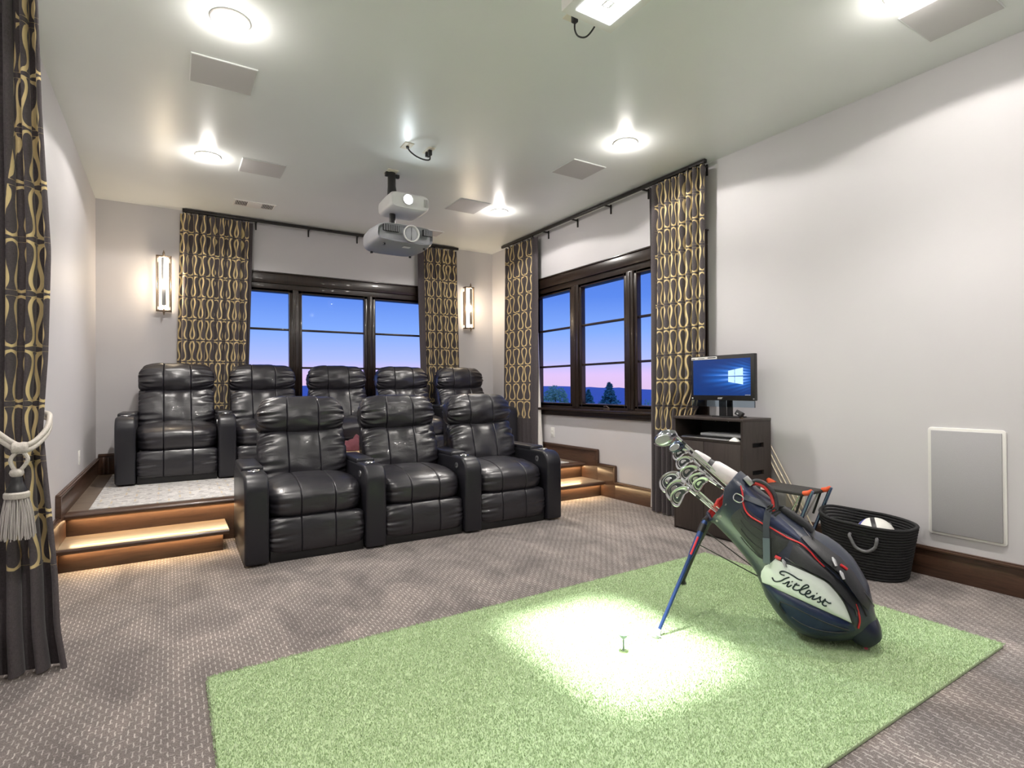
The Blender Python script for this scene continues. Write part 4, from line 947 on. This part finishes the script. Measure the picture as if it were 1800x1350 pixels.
for (t, lo, hi, w) in [(-.02, -.02, -.165, .095), (-.045, -.022, -.17, .10), (-.08, -.03, -.162, .094), (-.105, -.042, -.150, .086), (-.118, -.056, -.140, .076)]:
    c, h = (lo+hi)/2, (lo-hi)/2; br.append([Wp(t, c+h*(abs(math.cos(a))**.7)*sgn(math.cos(a)), w*(abs(math.sin(a))**.7)*sgn(math.sin(a))) for a in [2*math.pi*k/36 for k in range(36)]])
MB().rings(br).obj('base_boot', mat('navy_rubber', (.012, .016, .035), .35), bag)
m = MB()
for k in range(5):
    p = Wp(-.119, -.055, -.045+k*.017); m.tube([p-BS*.006, p+BS*.006], .008, 6)
m.obj('red_foot_grip', mat('pink_rubber', (.62, .07, .16), .5), bag)
def patch(name, poly, lift, m_, rn=9, parent=None, base=.0015, dome=5):
    P = [Vector((p[0], p[1])) for p in poly]; q = []
    for i in range(len(P)):
        for k in range(3): q.append(P[i].lerp(P[(i+1) % len(P)], k/3))
    c = sum(q, Vector((0, 0)))/len(q); rings = []
    for r_ in range(rn+1):
        f = 1-r_/(rn+.2); rings.append([on(*(c+(p-c)*f), base+lift*(1-f**dome)) for p in q])
    return MB().rings(rings, True, False, True).obj(name, m_, parent or bag, angle=70)
WHITE = [(0.357, 0.085), (0.375, 0.063), (0.389, 0.027), (0.386, -0.003), (0.391, -0.043), (0.364, -0.057), (0.334, -0.08), (0.302, -0.1), (0.268, -0.12), (0.233, -0.138), (0.199, -0.15), (0.165, -0.152), (0.134, -0.15), (0.096, -0.143), (0.053, -0.127), (0.009, -0.106), (0.065, -0.083), (0.132, -0.046), (0.199, -0.006), (0.255, 0.031), (0.312, 0.072), (0.332, 0.1)]
NAVYP = [(0.328, 0.104), (0.309, 0.076), (0.252, 0.034), (0.196, -0.003), (0.129, -0.043), (0.062, -0.08), (0.006, -0.102), (-0.022, -0.089), (-0.012, -0.043), (0.005, 0), (0.031, 0.044), (0.058, 0.081), (0.1, 0.107), (0.154, 0.112), (0.203, 0.103), (0.278, 0.101)]
MESHP = [(0.654, -0.048), (0.649, -0.011), (0.635, 0.009), (0.604, 0.017), (0.552, 0.019), (0.492, 0.019), (0.425, 0.02), (0.393, -0.009), (0.4, -0.051), (0.405, -0.115), (0.419, -0.14), (0.473, -0.112), (0.523, -0.1), (0.571, -0.082), (0.614, -0.071), (0.649, -0.078)]
WL = .012
wh = patch('side_pocket', WHITE, WL, whitep)
patch('lower_pocket', NAVYP, .014, bluen)
patch('mesh_pocket', MESHP, .008, meshm)
for k in range(4):
    pts = [(0.63-.055*k*.9-.0*j, -.045+.012*k+j*.0) for j in range(1)]
    l_ = [(.64-.03*k, -.06+.028*k), (.60-.035*k, -.052+.026*k), (.55-.04*k, -.062+.026*k), (.47-.012*k, -.085+.028*k)]
    MB().tube([on(t, n, .009) for t, n in smoothline([(t, n, 0) for t, n in l_], 5) and [(v_.x, v_.y) for v_ in smoothline([(t, n, 0) for t, n in l_], 5)]], .003, 6).obj('mesh_fold', meshm, bag)
# blue strip panel between the red piping and the top pocket
BA_ = [(.725, -.148), (.68, -.157), (.62, -.160), (.56, -.166), (.50, -.174), (.44, -.182), (.397, -.182)]
BB_ = [(.711, -.137), (.678, -.114), (.64, -.094), (.596, -.095), (.536, -.112), (.458, -.141), (.396, -.168)]
m = MB(); m.rings([[on(a[0]+(b[0]-a[0])*j/6, a[1]+(b[1]-a[1])*j/6, .002+.006*math.sin(math.pi*j/6)) for j in range(7)] for a, b in zip(BA_, BB_)], False, False, False).obj('upper_panel', bluen, bag, angle=80)
def line(name, pts, r_, m_, lift, parent=None, n=6): 
    q = [(v_.x, v_.y) for v_ in smoothline([(t, n_, 0) for t, n_ in pts], 5)]
    return MB().tube([on(t, n_, lift) for t, n_ in q], r_, n).obj(name, m_, parent or bag)
line('red_piping', [(0.731, -0.134), (0.699, -0.12), (0.663, -0.094), (0.629, -0.08), (0.594, -0.08), (0.535, -0.102), (0.502, -0.116), (0.434, -0.141), (0.381, -0.168), (0.337, -0.178), (0.302, -0.179), (0.255, -0.181)], .0042, redp, .006)
line('red_piping', [(0.069, -0.172), (0.033, -0.154), (0.004, -0.134), (-0.02, -0.105)], .004, redp, .003)
zipm = mat('zip_teeth', (.10, .10, .11), .4, .5)
line('zipper', [(0.424, -0.211), (0.369, -0.212), (0.316, -0.217), (0.244, -0.228), (0.184, -0.233), (0.114, -0.228), (0.05, -0.22), (-0.01, -0.198)], .0035, zipm, .003)
line('zipper', [(0.372, -0.075), (0.325, -0.097), (0.279, -0.123), (0.235, -0.145), (0.173, -0.165), (0.11, -0.168), (0.065, -0.163), (0.028, -0.141)], .0035, zipm, .004)
line('pocket_seam', [(0.40, -.16), (0.33, -.175), (0.25, -.195), (0.16, -.203), (0.08, -.195), (.0, -.165)], .004, blackn, .002)
line('pocket_edge', WHITE[4:16], .005, blackn, .004)
line('embossed_seam', [(.235, .075), (.20, .045), (.14, .01), (.07, -.03), (.0, -.075)], .0035, blackn, .014)
line('embossed_seam', [(.16, .082), (.11, .06), (.05, .01), (-.005, -.06)], .003, blackn, .0145)
line('embossed_seam', [(.235, .075), (.22, .095), (.18, .10)], .0035, blackn, .013)
# raised top pockets
patch('top_pocket', [(.40, -.185), (.34, -.190), (.25, -.208), (.16, -.215), (.07, -.208), (.01, -.185), (.02, -.205), (.08, -.232), (.16, -.250), (.24, -.252), (.32, -.235), (.38, -.215)], .030, blackn, base=.001)
patch('middle_pocket', [(.36, -.085), (.40, -.15), (.33, -.172), (.25, -.186), (.16, -.193), (.08, -.188), (.02, -.155), (.06, -.168), (.12, -.172), (.18, -.168), (.24, -.147), (.30, -.118)], .020, blackn, base=.001)
def ribbon(name, pts, w, lift, m_, th=.004):
    q = [Vector((v_.x, v_.y)) for v_ in smoothline([(t, n_, 0) for t, n_ in pts], 5)]; rings = []
    for i, p in enumerate(q):
        d = (q[min(i+1, len(q)-1)]-q[max(i-1, 0)]).normalized(); e = Vector((-d.y, d.x))*w/2
        a, b = p+e, p-e; rings.append([on(a.x, a.y, lift), on(b.x, b.y, lift), on(b.x, b.y, lift+th), on(a.x, a.y, lift+th)])
    return MB().rings(rings).obj(name, m_, bag, angle=50)
ribbon('strap', [(0.681, -0.118), (0.635, -0.142), (0.574, -0.173)], .022, .013, greyp)
ribbon('strap', [(0.575, -0.165), (0.56, -0.144), (0.526, -0.108), (0.484, -0.072), (0.439, -0.033), (0.397, 0.005)], .028, .018, greyp)
ribbon('strap_tail', [(0.484, -0.072), (0.439, -0.033), (0.397, 0.005)], .030, .024, mat('light_grey_webbing', (.11, .14, .17), .6), .003)
pad = []
for i, p in enumerate(smoothline([(.585, -.172, 0), (.56, -.182, 0), (.515, -.198, 0), (.461, -.214, 0), (.412, -.224, 0), (.372, -.225, 0)], 6)):
    f = i/30; w_ = .026*(1-.4*abs(2*f-1)**3); pad.append([on(p.x, p.y, 0)-BS*.03+BN*(w_*math.cos(a))*.9+BS*(-.020*math.sin(a)) for a in [2*math.pi*k/14 for k in range(14)]])
sp = MB().rings(pad).obj('shoulder_pad', blackn, bag)
for k in range(4): 
    c_ = on(.578-.014*k, -.170-.003*k, 0)-BS*.052; MB().tube([c_+BN*.016, c_-BN*.018], .004, 6).obj('pad_rib', blackn, sp)
arc = [Wp(.713, -.172, -.05), Wp(.70, -.205, -.055), Wp(.66, -.225, -.06), Wp(.61, -.222, -.07), Wp(.575, -.205, -.08), Wp(.552, -.185, -.09)]
MB().tube(smoothline(arc, 6), .010, 10).obj('grab_handle', blackn, bag)
MB().tube(smoothline([p+BN*.016-BS*.004 for p in arc[1:]], 6), .008, 8).obj('handle_lining', redl, bag)
MB().tube(smoothline([Wp(.71, -.165, -.02), Wp(.68, -.205, -.01), Wp(.62, -.205, 0), Wp(.57, -.185, 0)], 6), .014, 8).obj('red_towel_loop', redl, bag)
p = Wp(.728, -.168, -.05); MB().box(-.022, .022, -.012, .012, -.009, .009)
m = MB().box(-.024, .024, -.013, .013, -.010, .010); MF = Matrix((BA, BN, BS)).transposed(); m.v = [tuple(MF @ Vector(q)+Wp(.725, -.172, -.055)) for q in m.v]; m.obj('buckle', MT['satin'], bag, bevel=.004)
m = MB().tube(smoothline([on(.715, -.085, .012), on(.70, -.075, .014), on(.675, -.085, .014), on(.672, -.105, .014), on(.69, -.112, .014), on(.715, -.102, .012), on(.715, -.085, .012)], 5), .0028, 6); m.obj('carabiner', MT['chrome'], bag)
for (t, n_) in ((.677, .034), (.707, -.027), (.669, .068)):
    a, b = on(t, n_, .0), on(t, n_, .005); MB().tube([a, b], .006, 12).obj('rivet', MT['chrome'], bag)
for (t, n_, l_) in ((.268, -.236, .036), (.212, -.224, .036), (.375, -.066, .018)):
    a, b = on(t, n_, l_), on(t-.034, n_+.012, l_+.002)
    MB().tube([a, a.lerp(b, .35), b], [.003, .0085, .006], 6).obj('zipper_pull', MT['satin'], bag)
line('red_zip_tag', [(.400, -.045), (.388, -.052), (.378, -.058)], .008, redp, .008)
line('red_zip_tag', [(.226, -.240), (.196, -.246)], .006, redp, .034)
# script lettering on the white pocket
STROKES = [
 [(0.316, -0.024), (0.322, -0.018), (0.328, -0.014), (0.335, -0.014), (0.337, -0.02), (0.332, -0.032), (0.317, -0.044), (0.297, -0.054), (0.278, -0.061), (0.269, -0.067), (0.263, -0.073)],
 [(0.3, -0.036), (0.303, -0.025), (0.305, -0.011), (0.305, 0.003), (0.309, 0.02), (0.315, 0.031), (0.324, 0.034), (0.335, 0.031)],
 [(0.294, 0.008), (0.289, 0), (0.288, -0.012), (0.286, -0.023), (0.282, -0.014), (0.278, -0.004), (0.273, -0.001), (0.27, -0.009), (0.27, -0.022)],
 [(0.282, -0.033), (0.278, -0.034)],
 [(0.265, -0.046), (0.262, -0.031), (0.258, -0.018), (0.252, -0.015), (0.245, -0.02), (0.239, -0.029), (0.238, -0.038)],
 [(0.267, -0.034), (0.259, -0.04), (0.252, -0.049)],
 [(0.239, -0.029), (0.234, -0.045), (0.23, -0.062), (0.228, -0.075), (0.235, -0.078), (0.24, -0.071), (0.24, -0.054), (0.235, -0.037), (0.23, -0.029), (0.221, -0.029), (0.213, -0.036), (0.211, -0.047), (0.206, -0.057), (0.207, -0.066), (0.213, -0.069), (0.217, -0.063), (0.215, -0.05), (0.209, -0.041), (0.2, -0.04), (0.193, -0.047), (0.192, -0.059), (0.189, -0.07), (0.185, -0.058), (0.182, -0.052), (0.177, -0.057), (0.174, -0.068), (0.172, -0.078), (0.172, -0.087), (0.165, -0.077), (0.158, -0.074), (0.157, -0.066), (0.163, -0.06)],
 [(0.192, -0.084), (0.188, -0.085)],
 [(0.156, -0.073), (0.152, -0.079), (0.154, -0.097), (0.15, -0.083), (0.146, -0.073), (0.14, -0.071), (0.133, -0.074), (0.13, -0.081)],
 [(0.155, -0.087), (0.143, -0.093), (0.135, -0.095), (0.129, -0.103)]]
m = MB()
for sk in STROKES:
    q = [(v_.x, v_.y) for v_ in smoothline([(t, n_, 0) for t, n_ in sk], 4)]
    m.tube([on(t, n_, WL+.0018) for t, n_ in q], .0033, 6)
m.obj('script_lettering', mat('dark_green_print', (.004, .018, .022), .5), wh)
# stand legs
def leg(sgn_, foot, m_):
    p0 = Wp(.70, .125, .075*sgn_); f = Vector(foot); d = (f-p0)
    l_ = MB().tube([p0, p0+d*.12, p0+d*.30, p0+d*.34, p0+d*.97], [.016, .015, .0125, .0095, .0085], 12).obj('leg', m_, bag)
    MB().tube([p0+d*.945, p0+d*.96, p0+d*.985, f+Vector((0, 0, .004)), f], [.0115, .013, .016, .026, .024], 14).obj('leg_foot', mat('grey_foot_rubber', (.34, .35, .37), .5) if sgn_ < 0 else MT['black'], l_)
    MB().tube([p0+d*.03, p0+d*.10], .018, 12).obj('leg_joint', MT['black'], l_)
    MB().tube([p0+d*.20, on(.36, .105, .0) if sgn_ < 0 else Wp(.36, .12, .05)], .003, 6).obj('stay_rod', MT['black'], bag)
    return p0, d
bl_ = mat('blue_leg_tube', (.035, .07, .20), .28, .5)
p0, d0 = leg(-1, (1.955, 1.854, MZ+.004), bl_); leg(1, (2.604, 2.262, MZ+.004), MT['black'])
MB().tube([p0+d0*.14-BS*.012, p0+d0*.30-BS*.010], .006, 8).obj('red_leg_decal', redp, bag)
MB().tube([Wp(.70, .125, -.085), Wp(.70, .125, .085)], .016, 12).obj('leg_hinge', MT['black'], bag)

# ---------------------------------------------------------------- clubs (each its own thing)
darkc = mat('cavity_paint', (.03, .035, .04), .4); grip = MT['black']
brightc = MT['chrome']; woodc = mat('dark_chrome', (.42, .43, .47), .12, 1.0)
def club(name, label, kind, H, toe, E, cat='golf club', m_=None):
    h = Wp(*H); root = thing(name, label, cat, h, group='golf clubs in the stand bag')
    dv = Vector((E[0]-H[0], E[1]-H[1], E[2]-H[2])); dn = dv.normalized()
    e3 = Vector((0, 0, 1)); e1 = Vector((toe[0]-H[0], toe[1]-H[1], toe[2]-H[2])); L = e1.length; e1.normalize()
    e2 = -dn; e2 = (e2-e1*e2.dot(e1)).normalized(); e3 = e1.cross(e2); e3 = -e3 if e3.z > 0 else e3    # e3 faces the viewer side (-s)
    def P(p, q, r): v_ = Vector(H)+e1*p*L+e2*q*L+e3*r; return Wp(*v_)
    S0 = Vector(H); S1 = Vector(E)+dn*.13
    if kind == 'iron':
        out = [(-.05, .10), (.05, .20), (.2, .29), (.5, .34), (.8, .28), (.96, .10), (1.0, -.10), (.95, -.25), (.84, -.31), (.66, -.27), (.45, -.19), (.22, -.10), (.06, -.12), (-.08, -.06)]
        out = [(v_.x, v_.y) for v_ in smoothline([(a, b, 0) for a, b in out+out[:1]], 3)][:-1]
        c = (.52, .03); T = .011
        def sc(k): return [(c[0]+(a-c[0])*k, c[1]+(b-c[1])*k) for a, b in out]
        rings = [[P(a, b, -T*.3) for a, b in sc(.96)], [P(a, b, 0) for a, b in out], [P(a, b, T) for a, b in out], [P(a, b, T+.002) for a, b in sc(.95)], [P(a, b, T+.001) for a, b in sc(.76)], [P(a, b, T*.35) for a, b in sc(.68)]]
        bl2 = MB().rings(rings).obj('head', brightc, root, angle=35)
        MB().rings([[P(a, b, T*.36) for a, b in sc(.60)], [P(a, b, T*.36+.004) for a, b in sc(.56)]], True).obj('cavity_badge', darkc, bl2)
        MB().rings([[P(a, b*1.0+.05, T*.36+.0045) for a, b in sc(.30)], [P(a, b+.05, T*.36+.006) for a, b in sc(.27)]], True).obj('cavity_medallion', brightc, bl2)
    else:
        rings = []
        for k in range(15):
            f = k/14; w_ = max(.03, math.sin(math.pi*min(1, f*.93+.07)))**.6
            rings.append([P(-.10+1.12*f, .02+.36*w_*math.cos(a), .034*w_*math.sin(a)+.004) for a in [2*math.pi*i/24 for i in range(24)]])
        bl2 = MB().rings(rings).obj('head', m_ or brightc, root)
        MB().rings([[P(.5+.36*math.cos(a), .05+.20*math.sin(a), .036) for a in [2*math.pi*i/20 for i in range(20)]], [P(.5+.33*math.cos(a), .05+.17*math.sin(a), .039) for a in [2*math.pi*i/20 for i in range(20)]]]).obj('sole_plate', MT['satin'], bl2)
    MB().tube([Wp(*S0)-BA*0, Wp(*(S0+dn*.06))], [.0082, .0068], 10).obj('hosel', brightc, root)
    MB().tube([Wp(*(S0+dn*.05)), Wp(*(S0+dn*.075))], .0072, 10).obj('ferrule', grip, root)
    MB().tube([Wp(*(S0+dn*.07)), Wp(*S1)], [.0046, .0058], 8).obj('shaft', MT['chrome'], root)
CL = [
 ('golf_club', 'large chrome fairway wood, topmost of the club heads in the bag', 'wood', (1.127, -.040, -.02), (1.160, .075, -.02), (.775, -.075, .02)),
 ('golf_club', 'dark hybrid club tucked under the topmost chrome head', 'wood', (1.069, -.027, .04), (1.085, .055, .04), (.77, -.06, .05)),
 ('golf_club', 'slim chrome iron in the upper cluster, second below the topmost head', 'iron', (1.025, -.016, .05), (1.055, .065, .05), (.765, -.05, .06)),
 ('golf_club', 'chrome iron in the middle of the upper cluster of heads', 'iron', (.971, -.019, .0), (1.005, .07, .0), (.762, -.04, .0)),
 ('golf_club', 'chrome cavity-back iron, third from the bottom of the upper cluster', 'iron', (.925, -.015, -.03), (.945, .085, -.03), (.76, -.045, -.02)),
 ('golf_club', 'chrome cavity-back iron, second from the bottom of the upper cluster', 'iron', (.877, -.022, -.045), (.890, .070, -.045), (.76, -.05, -.035)),
 ('golf_club', 'chrome cavity-back iron, lowest head of the upper cluster', 'iron', (.850, -.030, -.075), (.858, .062, -.075), (.755, -.055, -.06)),
 ('golf_club', 'chrome wedge, topmost and rearmost of the lower three heads', 'iron', (.956, .085, -.01), (.965, .215, -.01), (.74, .05, -.02)),
 ('golf_club', 'chrome wedge in the middle of the lower three heads', 'iron', (.910, .080, -.05), (.905, .205, -.05), (.738, .055, -.05)),
 ('golf_club', 'chrome wedge, lowest of the lower three heads', 'iron', (.872, .078, -.085), (.868, .195, -.085), (.735, .055, -.08))]
hyb = mat('dark_blue_chrome', (.12, .15, .22), .2, .9)
for i, a in enumerate(CL): club(*a, m_=hyb if i == 1 else (woodc if i == 0 else None))
pc = thing('covered_club', 'golf club under a long white head cover at the top of the bag', 'golf club', Wp(.99, -.041, .04), group='golf clubs in the stand bag')
cov = noisy('white_leather_cover', (.66, .63, .64), (.76, .73, .73), 40, .5, .1)
MB().tube(smoothline([Wp(1.0, -.038, .04), Wp(.985, -.042, .04), (Wp(.95, -.053, .04)), Wp(.914, -.065, .04)], 5), [.012, .016, .018, .019, .020, .021, .022, .022, .023, .023, .024, .024, .024, .024, .024, .023][:16], 16).obj('cover_tip', cov, pc)
MB().tube([Wp(.916, -.064, .04), Wp(.90, -.068, .04), Wp(.885, -.072, .04)], [.020, .021, .024], 14).obj('cover_clasp', zipm, pc)
MB().tube([Wp(.888, -.070, .04), Wp(.875, -.074, .04), Wp(.83, -.084, .04), Wp(.78, -.098, .04), Wp(.73, -.105, .04)], [.026, .034, .040, .042, .040], 18).obj('cover_body', cov, pc)
MB().tube([Wp(.74, -.104, .04), Wp(.62, -.10, .03)], .006, 8).obj('shaft', MT['chrome'], pc)
